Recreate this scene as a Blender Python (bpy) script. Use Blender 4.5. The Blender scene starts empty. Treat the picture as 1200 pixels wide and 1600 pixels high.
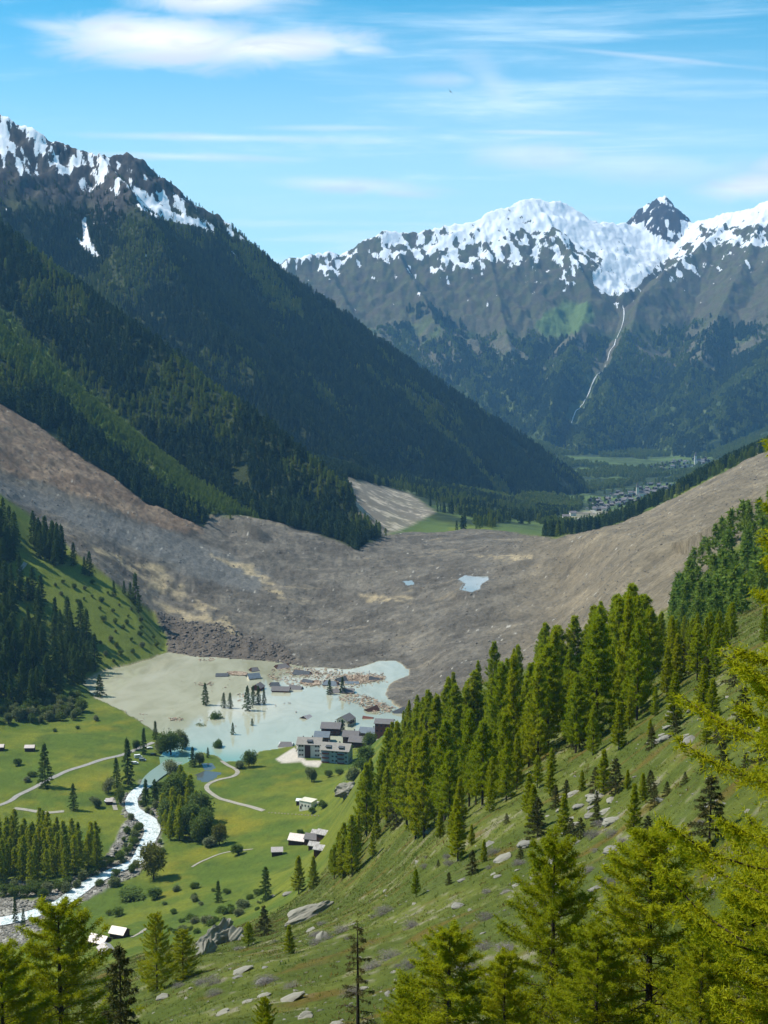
import bpy, math, random
import numpy as np
from mathutils import Vector

random.seed(7)
rng = np.random.default_rng(11)
S = bpy.context.scene
C = S.collection

# ------------------------------------------------------------------ camera
CAM_Z = 300.0
TH = math.atan(230 / 2000.0)
cam = bpy.data.cameras.new("camera")
cam.sensor_fit = 'HORIZONTAL'
cam.sensor_width = 36.0
cam.lens = 60.0
cam.clip_start = 0.5
cam.clip_end = 40000.0
cam_o = bpy.data.objects.new("camera", cam)
C.objects.link(cam_o)
cam_o.location = (0, 0, CAM_Z)
cam_o.rotation_euler = (math.pi / 2 - TH, 0, 0)
S.camera = cam_o

# ------------------------------------------------------------------ sun, sky, exposure
SUN_EL = math.radians(54)
SUN_AZ = math.atan2(-0.985, 0.17)          # from +Y towards +X
sun_dir = Vector((math.sin(SUN_AZ) * math.cos(SUN_EL), math.cos(SUN_AZ) * math.cos(SUN_EL), math.sin(SUN_EL)))
sun = bpy.data.lights.new("sun", 'SUN')
sun.energy = 5.0
sun.angle = math.radians(0.5)
sun.color = (1.0, 0.95, 0.86)
sun_o = bpy.data.objects.new("sun", sun)
C.objects.link(sun_o)
sun_o.location = (0, 0, 3000)
sun_o.rotation_euler = sun_dir.to_track_quat('Z', 'Y').to_euler()

world = bpy.data.worlds.new("World")
S.world = world
world.use_nodes = True
S.view_settings.view_transform = 'Standard'
S.view_settings.look = 'None'
S.view_settings.exposure = 0.45
S.view_settings.gamma = 1.0
S.cycles.use_denoising = True
S.cycles.max_bounces = 5
S.cycles.diffuse_bounces = 2
S.cycles.glossy_bounces = 2
S.cycles.transmission_bounces = 3
S.cycles.transparent_max_bounces = 4
S.cycles.volume_bounces = 0
S.cycles.use_adaptive_sampling = True
S.cycles.adaptive_threshold = 0.02


class NT:
    """small helper for node trees"""
    def __init__(self, tree):
        self.t = tree
        self.t.nodes.clear()

    def n(self, typ, **kw):
        nd = self.t.nodes.new(typ)
        for k, v in kw.items():
            if k.startswith('i_'):
                key = k[2:]
                key = int(key) if key.isdigit() else key.replace('_', ' ')
                self.put(nd.inputs[key], v)
            else:
                setattr(nd, k, v)
        return nd

    def put(self, sock, v):
        if isinstance(v, bpy.types.NodeSocket):
            self.t.links.new(v, sock)
        else:
            sock.default_value = v

    def math(self, op, a, b=0.0, c=None, clamp=False):
        nd = self.t.nodes.new('ShaderNodeMath')
        nd.operation = op
        nd.use_clamp = clamp
        self.put(nd.inputs[0], a)
        self.put(nd.inputs[1], b)
        if c is not None:
            self.put(nd.inputs[2], c)
        return nd.outputs[0]

    def mix(self, f, a, b, mode='MIX'):
        nd = self.t.nodes.new('ShaderNodeMix')
        nd.data_type = 'RGBA'
        nd.blend_type = mode
        self.put(nd.inputs[0], f)
        self.put(nd.inputs[6], a)
        self.put(nd.inputs[7], b)
        return nd.outputs[2]

    def ramp(self, f, stops, interp='LINEAR'):
        nd = self.t.nodes.new('ShaderNodeValToRGB')
        nd.color_ramp.interpolation = interp
        el = nd.color_ramp.elements
        while len(el) < len(stops):
            el.new(0.5)
        for e, (p, c) in zip(el, stops):
            e.position = p
            e.color = c if len(c) == 4 else (*c, 1)
        self.put(nd.inputs[0], f)
        return nd.outputs[0]

    def smooth(self, x, lo, hi):
        nd = self.t.nodes.new('ShaderNodeMapRange')
        nd.interpolation_type = 'SMOOTHSTEP'
        self.put(nd.inputs[0], x)
        nd.inputs[1].default_value = lo
        nd.inputs[2].default_value = hi
        return nd.outputs[0]

    def noise(self, vec, scale, detail=4, rough=0.55, dist=0.0):
        nd = self.t.nodes.new('ShaderNodeTexNoise')
        nd.inputs['Scale'].default_value = scale
        nd.inputs['Detail'].default_value = detail
        nd.inputs['Roughness'].default_value = rough
        nd.inputs['Distortion'].default_value = dist
        if vec is not None:
            self.t.links.new(vec, nd.inputs['Vector'])
        return nd.outputs[0]


def build_world():
    w = NT(world.node_tree)
    sky = w.n('ShaderNodeTexSky', sky_type='NISHITA', sun_disc=False, sun_elevation=SUN_EL,
              sun_rotation=SUN_AZ, altitude=1800, air_density=1.0, dust_density=0.3, ozone_density=2.2)
    geo = w.n('ShaderNodeTexCoord')
    sep = w.n('ShaderNodeSeparateXYZ', i_0=geo.outputs['Generated'])
    X, Y, Z = sep.outputs
    yy = w.math('MAXIMUM', Y, 0.05)
    a = w.math('DIVIDE', X, yy)              # azimuth tangent
    e = w.math('DIVIDE', Z, yy)              # elevation tangent
    # clouds lie in streaks nearly along the horizon
    def streak(sx, sz, off, detail, dist):
        cmb = w.n('ShaderNodeCombineXYZ', i_0=w.math('MULTIPLY_ADD', a, sx, off), i_1=w.math('MULTIPLY', e, sz), i_2=off)
        return w.noise(cmb.outputs[0], 1.0, detail, 0.6, dist)
    thin = streak(2.6, 26, 3.1, 7, 0.5)
    wide = streak(1.6, 9, 8.4, 5, 0.7)
    fine = streak(9, 90, 1.7, 5, 0.3)
    puff = streak(16, 42, 5.2, 7, 0.8)
    low = w.math('SUBTRACT', 1.0, w.smooth(e, 0.08, 0.30))
    veil = w.math('ADD', w.math('MULTIPLY', w.smooth(thin, 0.48, 0.72), 0.5),
                  w.math('MULTIPLY', w.smooth(wide, 0.48, 0.75), 0.3))
    veil = w.math('MULTIPLY', veil, w.math('MULTIPLY_ADD', w.smooth(fine, 0.3, 0.7), 1.1, 0.25))
    veil = w.math('ADD', veil, w.math('MULTIPLY', low, 0.8))
    # lens-shaped clouds: (centre a, centre e, half width, half height, density)
    lens = []; bellies = []
    def blob(ca, ce, ra, re, dens, tilt=0.0, edge=0.35, amp=0.85):
        da = w.math('DIVIDE', w.math('SUBTRACT', a, ca), ra)
        ce_ = w.math('MULTIPLY_ADD', w.math('SUBTRACT', a, ca), tilt, ce)
        de = w.math('DIVIDE', w.math('SUBTRACT', e, ce_), re)
        # flat top, ragged base
        r = w.math('SQRT', w.math('ADD', w.math('POWER', w.math('ABSOLUTE', da), 2.0), w.math('POWER', w.math('ABSOLUTE', de), 2.0)))
        r = w.math('ADD', r, w.math('MULTIPLY', w.math('SUBTRACT', puff, 0.5), amp))
        r = w.math('ADD', r, w.math('MULTIPLY', w.math('SUBTRACT', wide, 0.5), 0.9))
        m = w.math('SUBTRACT', 1.0, w.smooth(r, edge, 1.15))
        lens.append(w.math('MULTIPLY', m, dens))
        bellies.append(w.math('MULTIPLY', m, w.math('SUBTRACT', 1.0, w.smooth(de, -0.9, 0.25))))
    def px(x, y):
        b = (800 - y) / 2000.0
        yy_ = math.cos(TH) + b * math.sin(TH)
        return (x - 600) / 2000.0 / yy_, (-math.sin(TH) + b * math.cos(TH)) / yy_
    for (x, y, rx, ry, dens, tilt) in [
            (250, 62, 215, 46, 0.98, -0.05), (430, 74, 190, 32, 0.95, 0.05), (560, 78, 60, 14, 0.6, 0.0),
            (330, 0, 150, 28, 0.9, 0.0), (100, 44, 90, 14, 0.5, -0.1),
            (545, 290, 150, 15, 0.6, -0.05), (620, 300, 70, 9, 0.5, -0.08), (1180, 292, 100, 26, 0.85, 0.1),
            (1260, 255, 90, 22, 0.8, 0.1), (920, 345, 40, 8, 0.25, -0.2),
            (840, 245, 120, 26, 0.45, -0.05), (770, 130, 60, 40, 0.26, -0.6), (1020, 90, 200, 5, 0.3, -0.10),
            (700, 125, 90, 14, 0.35, 0.0), (1000, 262, 240, 30, 0.3, -0.03), (850, 207, 120, 5, 0.4, -0.02),
            (330, 215, 260, 8, 0.45, -0.02), (280, 245, 220, 8, 0.45, -0.02), (520, 200, 130, 6, 0.3, 0)]:
        ca, ce = px(x, y)
        blob(ca, ce, rx / 2000.0, ry / 2000.0, dens, tilt, 0.15 if ry > 20 else 0.0, 1.5)
    tot = lens[0]
    for l in lens[1:]:
        tot = w.math('MAXIMUM', tot, l)
    shade = w.smooth(puff, 0.25, 0.7)
    belly = bellies[0]
    for l in bellies[1:]:
        belly = w.math('MAXIMUM', belly, l)
    shade = w.math('MULTIPLY', shade, w.math('SUBTRACT', 1.0, w.math('MULTIPLY', belly, 0.8)))
    ccol = w.mix(shade, (5.2, 5.7, 6.6, 1), (8.6, 8.6, 8.8, 1))
    skyc = w.mix(1.0, sky.outputs[0], SKY_TINT, 'MULTIPLY')
    c1 = w.mix(w.math('MULTIPLY', veil, 0.68, clamp=True), skyc, (6.6, 7.9, 8.8, 1))
    c2 = w.mix(w.math('MINIMUM', tot, 1.0), c1, ccol)
    # the same thin cloud cover outside the stretch of sky that is described above
    bg = w.n('ShaderNodeBackground', i_0=c2, i_1=0.12)
    w.n('ShaderNodeOutputWorld', i_0=bg.outputs[0])


SKY_TINT = (0.27, 1.08, 1.10, 1)
build_world()


# ------------------------------------------------------------------ noise and projection (numpy)
_perm = np.random.default_rng(5).permutation(256).astype(np.int32)
_perm = np.concatenate([_perm, _perm])
_ang = np.random.default_rng(6).random(512) * 2 * math.pi
_gc = (np.cos(_ang) * 1.5).astype(np.float32); _gs = (np.sin(_ang) * 1.5).astype(np.float32)


def vnoise(x, y, seed=0):
    fx0 = np.floor(x); fy0 = np.floor(y)
    fx = (x - fx0).astype(np.float32); fy = (y - fy0).astype(np.float32)
    ix = fx0.astype(np.int32) + seed * 37; iy = fy0.astype(np.int32) + seed * 91
    ux = fx * fx * fx * (fx * (fx * 6 - 15) + 10); uy = fy * fy * fy * (fy * (fy * 6 - 15) + 10)
    a0 = _perm[ix & 255]; a1 = _perm[(ix + 1) & 255]
    iy0 = iy & 255; iy1 = (iy + 1) & 255
    def g(pa, b, yy_, xx):
        k = _perm[pa + yy_]
        return _gc[k] * xx + _gs[k] * b
    n00 = g(a0, fy, iy0, fx); n10 = g(a1, fy, iy0, fx - 1); n01 = g(a0, fy - 1, iy1, fx); n11 = g(a1, fy - 1, iy1, fx - 1)
    n0 = n00 + ux * (n10 - n00)
    n1 = n01 + ux * (n11 - n01)
    return n0 + uy * (n1 - n0)                     # about -1..1


def _masked(fn):
    """noise over the whole grid, worked out only where it is wanted (where=...)"""
    def f(x, y, *a, where=None, **k):
        if where is None:
            return fn(x, y, *a, **k)
        where = np.asarray(where) > 0
        out = np.zeros(np.shape(x), np.float32)
        if where.any():
            out[where] = fn(np.asarray(x)[where], np.asarray(y)[where], *a, **k)
        return out
    return f


@_masked
def fbm(x, y, size, octv=4, seed=0, gain=0.5):
    x = np.asarray(x, float) / size; y = np.asarray(y, float) / size
    s = 0.0; a = 1.0; t = 0.0
    for k in range(octv):
        s = s + a * vnoise(x + 13.7 * k, y - 7.3 * k, seed + k)
        t += a; a *= gain; x = x * 2.03; y = y * 2.03
    return s / t


@_masked
def ridged(x, y, size, octv=4, seed=0, gain=0.55):
    x = np.asarray(x, float) / size; y = np.asarray(y, float) / size
    s = 0.0; a = 1.0; t = 0.0
    for k in range(octv):
        s = s + a * (1 - 2 * np.abs(vnoise(x + 5.1 * k, y + 9.2 * k, seed + k)))
        t += a; a *= gain; x = x * 2.05; y = y * 2.05
    return s / t


def sstep(x, lo, hi):
    t = np.clip((x - lo) / (hi - lo), 0, 1)
    return t * t * (3 - 2 * t)


CT, ST = math.cos(TH), math.sin(TH)


def P(px, py, Y):
    """the point at ground distance Y whose place in the photograph is (px, py)"""
    a = (px - 600) / 2000.0; b = (800 - py) / 2000.0
    dy = CT + b * ST; dz = -ST + b * CT
    return (a * Y / dy, Y, CAM_Z + dz * Y / dy)


def pix(x, y, z):
    zz = z - CAM_Z
    d = y * CT - zz * ST
    d = np.where(d < 0.1, 0.1, d)
    v = y * ST + zz * CT
    return 600 + 2000 * x / d, 800 - 2000 * v / d


def in_poly(px, py, poly):
    """signed distance in the poly's own units, positive inside"""
    px = np.asarray(px, float); py = np.asarray(py, float)
    inside = np.zeros(px.shape, bool)
    d2 = np.full(px.shape, 1e18)
    n = len(poly)
    for i in range(n):
        x0, y0 = poly[i]; x1, y1 = poly[(i + 1) % n]
        if y0 != y1:
            c = ((y0 > py) != (y1 > py)) & (px < (x1 - x0) * (py - y0) / (y1 - y0) + x0)
            inside ^= c
        ex, ey = x1 - x0, y1 - y0
        t = np.clip(((px - x0) * ex + (py - y0) * ey) / max(ex * ex + ey * ey, 1e-9), 0, 1)
        d2 = np.minimum(d2, (px - x0 - t * ex) ** 2 + (py - y0 - t * ey) ** 2)
    d = np.sqrt(d2)
    return np.where(inside, d, -d)


def line_dist(x, y, pts):
    """distance to a polyline and the position (index + t) along it"""
    best = np.full(np.shape(x), 1e18); pos = np.zeros(np.shape(x))
    for i in range(len(pts) - 1):
        x0, y0 = pts[i][:2]; x1, y1 = pts[i + 1][:2]
        ex, ey = x1 - x0, y1 - y0
        t = np.clip(((x - x0) * ex + (y - y0) * ey) / max(ex * ex + ey * ey, 1e-9), 0, 1)
        d = (x - x0 - t * ex) ** 2 + (y - y0 - t * ey) ** 2
        m = d < best
        best = np.where(m, d, best); pos = np.where(m, i + t, pos)
    return np.sqrt(best), pos
# ------------------------------------------------------------------ the shape of the land
LAKE_PX = [(128, 1066), (165, 1048), (215, 1037), (262, 1020), (300, 1026), (345, 1029), (400, 1032), (440, 1036), (480, 1043),
           (540, 1046), (570, 1041), (590, 1033), (615, 1033), (640, 1047), (636, 1056), (612, 1066), (600, 1084), (615, 1100), (640, 1115),
           (600, 1160), (570, 1172), (545, 1168), (500, 1162), (462, 1163), (436, 1170), (404, 1174), (384, 1188), (352, 1191),
           (334, 1180), (312, 1172), (298, 1181), (284, 1192), (264, 1192), (262, 1176), (276, 1162), (266, 1150), (240, 1140),
           (216, 1126), (192, 1109), (166, 1098), (148, 1088)]


def flat(px, py, z=0.0):
    """where the sight line through a place of the photograph meets the level z"""
    a = (px - 600) / 2000.0; b = (800 - py) / 2000.0
    dy = CT + b * ST; dz = -ST + b * CT
    t = (z - CAM_Z) / dz
    return (a * t, dy * t)


LAKE = [flat(*p) for p in LAKE_PX]

ctrl = [(1200, 1680, 60), (900, 1680, 60), (600, 1690, 60), (300, 1690, 70), (1200, 1660, 40), (600, 1700, 40), (1200, 1560, 85), (900, 1600, 90), (600, 1592, 98), (400, 1600, 120), (250, 1600, 150),
        (600, 1500, 150), (400, 1500, 190), (300, 1505, 230), (800, 1400, 155), (1000, 1300, 160), (1200, 1200, 130), (1200, 1010, 240),
        (1000, 1150, 235), (900, 1300, 195), (700, 1300, 265), (600, 1400, 260), (500, 1440, 290), (430, 1465, 300), (340, 1500, 275),
        (600, 1350, 350), (520, 1400, 370), (620, 1250, 420), (700, 1200, 410), (800, 1150, 400), (900, 1100, 400), (1000, 1050, 380),
        (1100, 1020, 320), (620, 1160, 620), (560, 1230, 610), (545, 1250, 660), (570, 1200, 760), (600, 1150, 900), (620, 1110, 1050),
        (700, 1090, 900), (800, 1050, 900), (900, 1000, 900), (1000, 935, 900), (1050, 930, 750), (1100, 865, 800), (1200, 760, 950),
        (1200, 900, 600), (1000, 870, 1150), (1100, 822, 1190), (1200, 778, 1250), (1000, 802, 2150), (1200, 700, 2350), (1100, 745, 2350), (1000, 822, 1500), (1000, 818, 1750), (1060, 795, 1500), (1120, 768, 1450), (930, 838, 1750), (1060, 790, 1800), (1200, 735, 1600),
        (900, 832, 2200), (930, 838, 1500), (870, 842, 1700), (750, 834, 1900), (650, 838, 1930), (600, 850, 1800), (650, 832, 2080), (700, 812, 2300), (800, 803, 2800),
        (600, 765, 2600), (550, 745, 2500), (700, 780, 2900), (900, 795, 3600), (960, 800, 3300), (1000, 775, 4100), (1080, 728, 5200),
        (950, 722, 5500), (1150, 735, 3500), (1200, 700, 4300), (1130, 706, 5600), (900, 715, 5900), (1000, 712, 6000), (1080, 706, 6100),
        (560, 1046, 1250), (640, 1042, 1262), (450, 1020, 1330), (300, 1010, 1345), (268, 1012, 1350), (400, 985, 1400), (300, 975, 1400),
        (500, 950, 1500), (350, 900, 1550), (250, 850, 1560), (200, 900, 1450), (260, 950, 1430), (100, 805, 1520), (0, 745, 1520), (310, 825, 1680), (430, 850, 1700), (560, 872, 1690), (500, 900, 1600), (740, 912, 1500),
        (650, 980, 1370), (800, 980, 1300), (850, 1000, 1200), (700, 1040, 1200), (650, 1090, 1110), (740, 1065, 1100), (900, 900, 1430), (800, 870, 1620),
        (0, 640, 1750), (100, 750, 1620), (200, 790, 1640), (150, 720, 1750), (250, 795, 1700),
        (40, 880, 1340), (150, 905, 1350), (262, 1012, 1340), (210, 950, 1365), (100, 960, 1250), (0, 950, 1200), (200, 1010, 1275),
        (0, 1060, 1090), (100, 1060, 1150), (0, 800, 1400), (0, 1130, 1030), (150, 1110, 1110), (60, 1180, 950), (0, 1260, 850),
        (150, 1200, 940), (200, 1150, 1030), (100, 1300, 785), (0, 1400, 690), (100, 1400, 685), (230, 1250, 850), (0, 1500, 590),
        (200, 1400, 675), (400, 1200, 925), (350, 1250, 850), (450, 1250, 830), (520, 1230, 830), (350, 1320, 755), (450, 1330, 710),
        (500, 1320, 705), (300, 1400, 655), (400, 1385, 640), (250, 1450, 580), (170, 1475, 530), (350, 1440, 545), (420, 1425, 500),
        (480, 1385, 510), (100, 1530, 440), (0, 1600, 330), (340, 1470, 360), (520, 1170, 985), (560, 1190, 930)]
CP = [P(*c) for c in ctrl]
CP += [(0, 0, 297.8), (-20, 0, 288), (20, 0, 303), (0, 25, 283.5), (10, 25, 284.5), (-60, 60, 238), (0, -50, 322), (-60, -50, 300), (60, -50, 335),
       (80, 100, 280), (130, 200, 290), (300, 500, 330), (700, 1200, 330), (1300, 2200, 420), (2300, 4300, 420), (2700, 6000, 420), (60, 60, 283),
       (-600, 1000, 60), (-700, 1500, 260), (-500, 700, 60), (-350, 450, 90), (-250, 250, 120), (-150, 120, 180), (-900, 1200, 300), (-900, 700, 250),
       (-1500, 3000, 700), (-300, 3000, 100), (300, 4300, -60), (500, 6000, 0), (-1500, 6000, 300)]
CP = np.array(CP, float)
Y0 = 60.0


def uv_of(x, y):
    yy = np.maximum(y + Y0, 6.0)
    return 3.2 * x / yy, np.log(yy)


def tps_fit(P3, lam=2e-4):
    u, v = uv_of(P3[:, 0], P3[:, 1])
    n = len(u)
    r2 = (u[:, None] - u[None]) ** 2 + (v[:, None] - v[None]) ** 2
    K = 0.5 * r2 * np.log(r2 + 1e-12) + lam * np.eye(n)
    Pm = np.stack([np.ones(n), u, v], 1)
    A = np.zeros((n + 3, n + 3)); A[:n, :n] = K; A[:n, n:] = Pm; A[n:, :n] = Pm.T
    w = np.linalg.solve(A, np.concatenate([P3[:, 2], np.zeros(3)]))
    return u, v, w


_u, _v, _w = tps_fit(CP)


def tps(u, v):
    out = _w[-3] + _w[-2] * u + _w[-1] * v
    for i in range(len(_u)):
        r2 = (u - _u[i]) ** 2 + (v - _v[i]) ** 2
        out = out + _w[i] * 0.5 * r2 * np.log(r2 + 1e-12)
    return out


# a coarse table of the smooth shape, read back bilinearly
TU = np.linspace(-4.6, 4.6, 461); TV = np.linspace(math.log(6), math.log(14200), 520)
_T = tps(*np.meshgrid(TU, TV))


def base_h(x, y):
    u, v = uv_of(x, y)
    fu = np.clip((u - TU[0]) / (TU[1] - TU[0]), 0, len(TU) - 1.001); fv = np.clip((v - TV[0]) / (TV[1] - TV[0]), 0, len(TV) - 1.001)
    i = fu.astype(int); j = fv.astype(int); a = fu - i; b = fv - j
    return (_T[j, i] * (1 - a) + _T[j, i + 1] * a) * (1 - b) + (_T[j + 1, i] * (1 - a) + _T[j + 1, i + 1] * a) * b


def ridge(x, y, pts, slope, grow=0.0, namp=0.0, nsize=150, seed=0, curve=0.0):
    """mountain spur: a crest through pts falling off to both sides"""
    best = np.full(np.shape(x), -1e9)
    q = [P(*p) if len(p) == 3 else p[:3] for p in pts]
    wx = x + nsize * 0.35 * fbm(x, y, nsize * 1.4, 3, seed + 20)
    wy = y + nsize * 0.35 * fbm(x, y, nsize * 1.4, 3, seed + 40)
    for i in range(len(q) - 1):
        x0, y0, z0 = q[i]; x1, y1, z1 = q[i + 1]
        ex, ey = x1 - x0, y1 - y0
        # drop is counted from the sharp crest so that the silhouette keeps its place
        t = np.clip(((x - x0) * ex + (y - y0) * ey) / (ex * ex + ey * ey), 0, 1)
        d = np.hypot(x - x0 - t * ex, y - y0 - t * ey)
        h = z0 + t * (z1 - z0) - slope * d - curve * d * d
        best = np.maximum(best, h)
    if namp:
        # ribs and gullies grow away from the crest
        near = sstep(best, -1e9, -1e9 + 1)
        q2 = np.array(q)
        d, _ = line_dist(x, y, q2)
        amp = namp * (0.12 + sstep(d, 0, nsize * 2.2))
        best = best + amp * (ridged(wx, wy, nsize, 4, seed) - 0.25)
    return best


A_CREST = [(-900, -150, 3300), (-500, 0, 3600), (-200, 110, 3750), (0, 184, 3800), (60, 214, 3800), (110, 236, 3810), (155, 250, 3820), (200, 246, 3850), (240, 268, 3870), (270, 293, 3880), (300, 323, 3900), (355, 352, 3930),
           (400, 392, 3960), (440, 426, 4000), (520, 477, 4050), (600, 538, 4100), (700, 608, 4180), (800, 672, 4260), (860, 712, 4310), (895, 740, 4350), (925, 790, 4380)]
A2 = [(155, 246, 3810), (200, 300, 3600), (230, 345, 3450), (270, 420, 3300), (330, 500, 3150), (420, 610, 3000), (520, 700, 2900), (600, 745, 2850)]
B_CREST = [(-900, -100, 2900), (-300, 190, 2600), (0, 358, 2400), (60, 400, 2350), (130, 455, 2290), (200, 508, 2230), (260, 550, 2180), (330, 605, 2120), (400, 655, 2060), (460, 703, 2000), (520, 752, 1950), (565, 800, 1890), (590, 836, 1850)]
C_CREST = [(-700, 100, 2400), (-200, 395, 2050), (0, 512, 1930), (60, 560, 1900), (100, 596, 1880), (160, 650, 1850), (200, 688, 1830), (250, 730, 1800), (300, 770, 1770), (350, 800, 1745), (400, 822, 1720)]
FAR = [
    # crest, slope, rib height, rib size, seed
    ([(300, 440, 7900), (400, 424, 8000), (445, 413, 8100), (500, 404, 8200), (545, 398, 8300), (565, 382, 8350), (605, 369, 8400), (640, 371, 8450), (680, 360, 8500), (720, 354, 8550), (750, 345, 8600), (790, 327, 8700),
      (835, 317, 8800), (862, 321, 8850), (885, 325, 8900), (905, 340, 8950), (945, 356, 9100), (985, 356, 9300), (1010, 352, 9350), (1075, 353, 9300), (1110, 347, 9150), (1150, 335, 9000), (1200, 319, 8800), (1350, 270, 8500), (1600, 230, 8300)], 0.74, 60, 380, 60),
    ([(835, 318, 8790), (868, 362, 8450), (895, 405, 8150), (925, 462, 7800), (905, 520, 7400), (880, 585, 7000), (862, 650, 6600), (850, 700, 6300)], 0.9, 60, 300, 61),
    ([(605, 371, 8400), (640, 440, 7900), (690, 520, 7400), (740, 590, 7000), (780, 650, 6700)], 0.78, 60, 300, 62),
    ([(750, 346, 8600), (770, 430, 8000), (790, 520, 7450), (810, 600, 6950)], 0.78, 60, 300, 63),
    ([(500, 405, 8200), (540, 480, 7700), (600, 560, 7200)], 0.60, 45, 380, 64),
    ([(1150, 336, 9000), (1090, 395, 8500), (1040, 430, 8200), (1000, 472, 7750), (985, 520, 7400), (960, 590, 6950), (935, 650, 6500), (915, 694, 6150)], 0.85, 45, 300, 65),
    ([(1200, 320, 8800), (1170, 400, 8200), (1130, 480, 7600), (1100, 560, 7000), (1060, 640, 6500)], 0.78, 60, 330, 66),
    ([(1350, 272, 8500), (1300, 400, 7800), (1240, 520, 7000), (1160, 620, 6300), (1110, 680, 5900)], 0.60, 50, 420, 67),
]
HORN = [(975, 362, 9500), (985, 349, 9500), (1000, 333, 9480), (1012, 328, 9470), (1024, 322, 9450), (1038, 313, 9440), (1048, 325, 9440), (1060, 341, 9430), (1078, 357, 9420)]


def height(x, y):
    """height of the land, without small roughness; also which mass is on top (0 base, 1 A, 2 B, 3 C, 4 far)"""
    h = base_h(x, y)
    # keep the base tame where the far mountains stand
    h = np.where(y > 6000, h * (1 - sstep(y, 6000, 7000)) - 130 * sstep(y, 6000, 7000), h)
    kind = np.zeros(np.shape(x), int)
    m = (y > 1300) & (y < 6500) & (x < 900)
    if m.any():
        xm, ym = x[m], y[m]
        hm = h[m]; km = kind[m]
        # each entry: height, id
        for hh, k in ((ridge(xm, ym, A_CREST, 0.94, namp=22, nsize=260, seed=3), 1), (ridge(xm, ym, A2, 0.98, namp=24, nsize=240, seed=5), 1),
                      (ridge(xm, ym, B_CREST, 0.92, namp=15, nsize=170, seed=7), 2), (ridge(xm, ym, C_CREST, 0.84, namp=8, nsize=120, seed=9), 3)):
            km = np.where(hh > hm, k, km); hm = np.maximum(hm, hh)
        h[m] = hm; kind[m] = km
    m = y > 5200
    if m.any():
        xm, ym = x[m], y[m]
        hm = h[m]; km = kind[m]
        for pts, sl, na, ns, sd in FAR:
            hh = ridge(xm, ym, pts, sl, namp=na, nsize=ns, seed=sd)
            km = np.where(hh > hm, 4, km); hm = np.maximum(hm, hh)
        hh = ridge(xm, ym, HORN, 1.05, namp=25, nsize=120, seed=80)
        km = np.where(hh > hm, 5, km); hm = np.maximum(hm, hh)
        h[m] = hm; kind[m] = km
    return h, kind


# fan-shaped grid: fine where the photograph looks, coarse outside
Q = 1.0
core = np.arange(-0.36, 0.3601, 0.00105 / Q)
side = 0.36 + np.cumsum(np.linspace(0.003, 0.05, 42))
US = np.concatenate([-side[::-1], core, side])
rows = [10.0]
while rows[-1] < 12500:
    r = rows[-1]
    rows.append(r * (1 + (0.012 if r < 100 else 0.0055 if r < 450 else 0.0042 if r < 1000 else 0.0028 if r < 1800 else 0.0032 if r < 5000 else 0.0024) / Q))
VS = np.array(rows)
GX = US[None, :] * VS[:, None]
GY = np.repeat((VS - Y0)[:, None], len(US), 1)
GH, GK = height(GX, GY)
NR, NC = GX.shape
PX, PY = pix(GX, GY, GH)


def bank(poly, x, y, h, lo, up, up2, soft):
    return h


# flood lake bed and shore
m = (GY > 800) & (GY < 1500) & (GX > -450) & (GX < 250)
sd = np.full(GX.shape, -1e6)
sd[m] = in_poly(GX[m], GY[m], LAKE)
jit = 3.5 * fbm(GX, GY, 22, 3, 90, where=m)
sd = np.where(m, sd + jit * sstep(-np.abs(sd), -30, 0), sd)
LAKE_SD = sd
GH = np.where(sd > 0, np.minimum(GH, -0.25 - 0.12 * np.minimum(sd, 40)), GH)
sh = 0.25 - sd * 0.05
GH = np.where((sd <= 0) & m, np.maximum(GH, np.minimum(sh, 3.0)), GH)
GH = np.where((sd <= 0) & (sd > -400) & m & (GK == 0), np.minimum(GH, 0.25 - sd * 0.62), GH)

# ---- region masks, all found once for the smooth shape
PX, PY = pix(GX, GY, GH)
JX = 9 * fbm(GX, GY, 40, 4, 101); JY = 6 * fbm(GX, GY, 40, 4, 102)


def region(poly, y0, y1, soft=4.0, jitter=1.0):
    mm = (GY > y0) & (GY < y1)
    xs = [p[0] for p in poly]; ys = [p[1] for p in poly]
    mm &= (PX > min(xs) - 40) & (PX < max(xs) + 40) & (PY > min(ys) - 40) & (PY < max(ys) + 40)
    out = np.zeros(GX.shape)
    if mm.any():
        d = in_poly(PX[mm] + jitter * JX[mm], PY[mm] + jitter * JY[mm], poly)
        out[mm] = sstep(d, -soft, soft)
    return out


DEBRIS_POLY = [(-300, 500), (0, 632), (60, 668), (110, 705), (180, 750), (230, 790), (300, 818), (318, 826), (330, 806), (380, 806), (440, 820), (520, 842), (560, 862), (575, 850), (600, 838), (680, 828), (760, 828), (870, 842), (930, 822), (1000, 790),
               (1060, 755), (1120, 720), (1200, 680), (1500, 600), (1500, 800), (1200, 830), (1140, 860), (1090, 918), (1050, 968), (960, 1022), (880, 1050), (790, 1085), (690, 1110), (640, 1125), (600, 1105), (560, 1060), (480, 1060), (300, 1050), (262, 1024),
               (262, 1000), (240, 960), (200, 925), (150, 890), (100, 850), (40, 800), (0, 770), (-300, 700)]
R_debris = region(DEBRIS_POLY, 700, 2080, 3.0, 0.5) * (GK != 1) * (GK != 2) * (LAKE_SD < 2)
R_scarp = region([(-300, 480), (0, 630), (60, 668), (110, 705), (180, 750), (230, 790), (300, 818), (322, 834), (290, 838), (230, 820), (150, 790), (60, 757), (0, 738), (-300, 650)], 1400, 2100, 3, 0.6)
R_rough = region([(240, 960), (300, 970), (380, 990), (440, 1010), (480, 1044), (440, 1040), (300, 1040), (262, 1024), (235, 990)], 1200, 1480, 8, 0.8)
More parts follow.
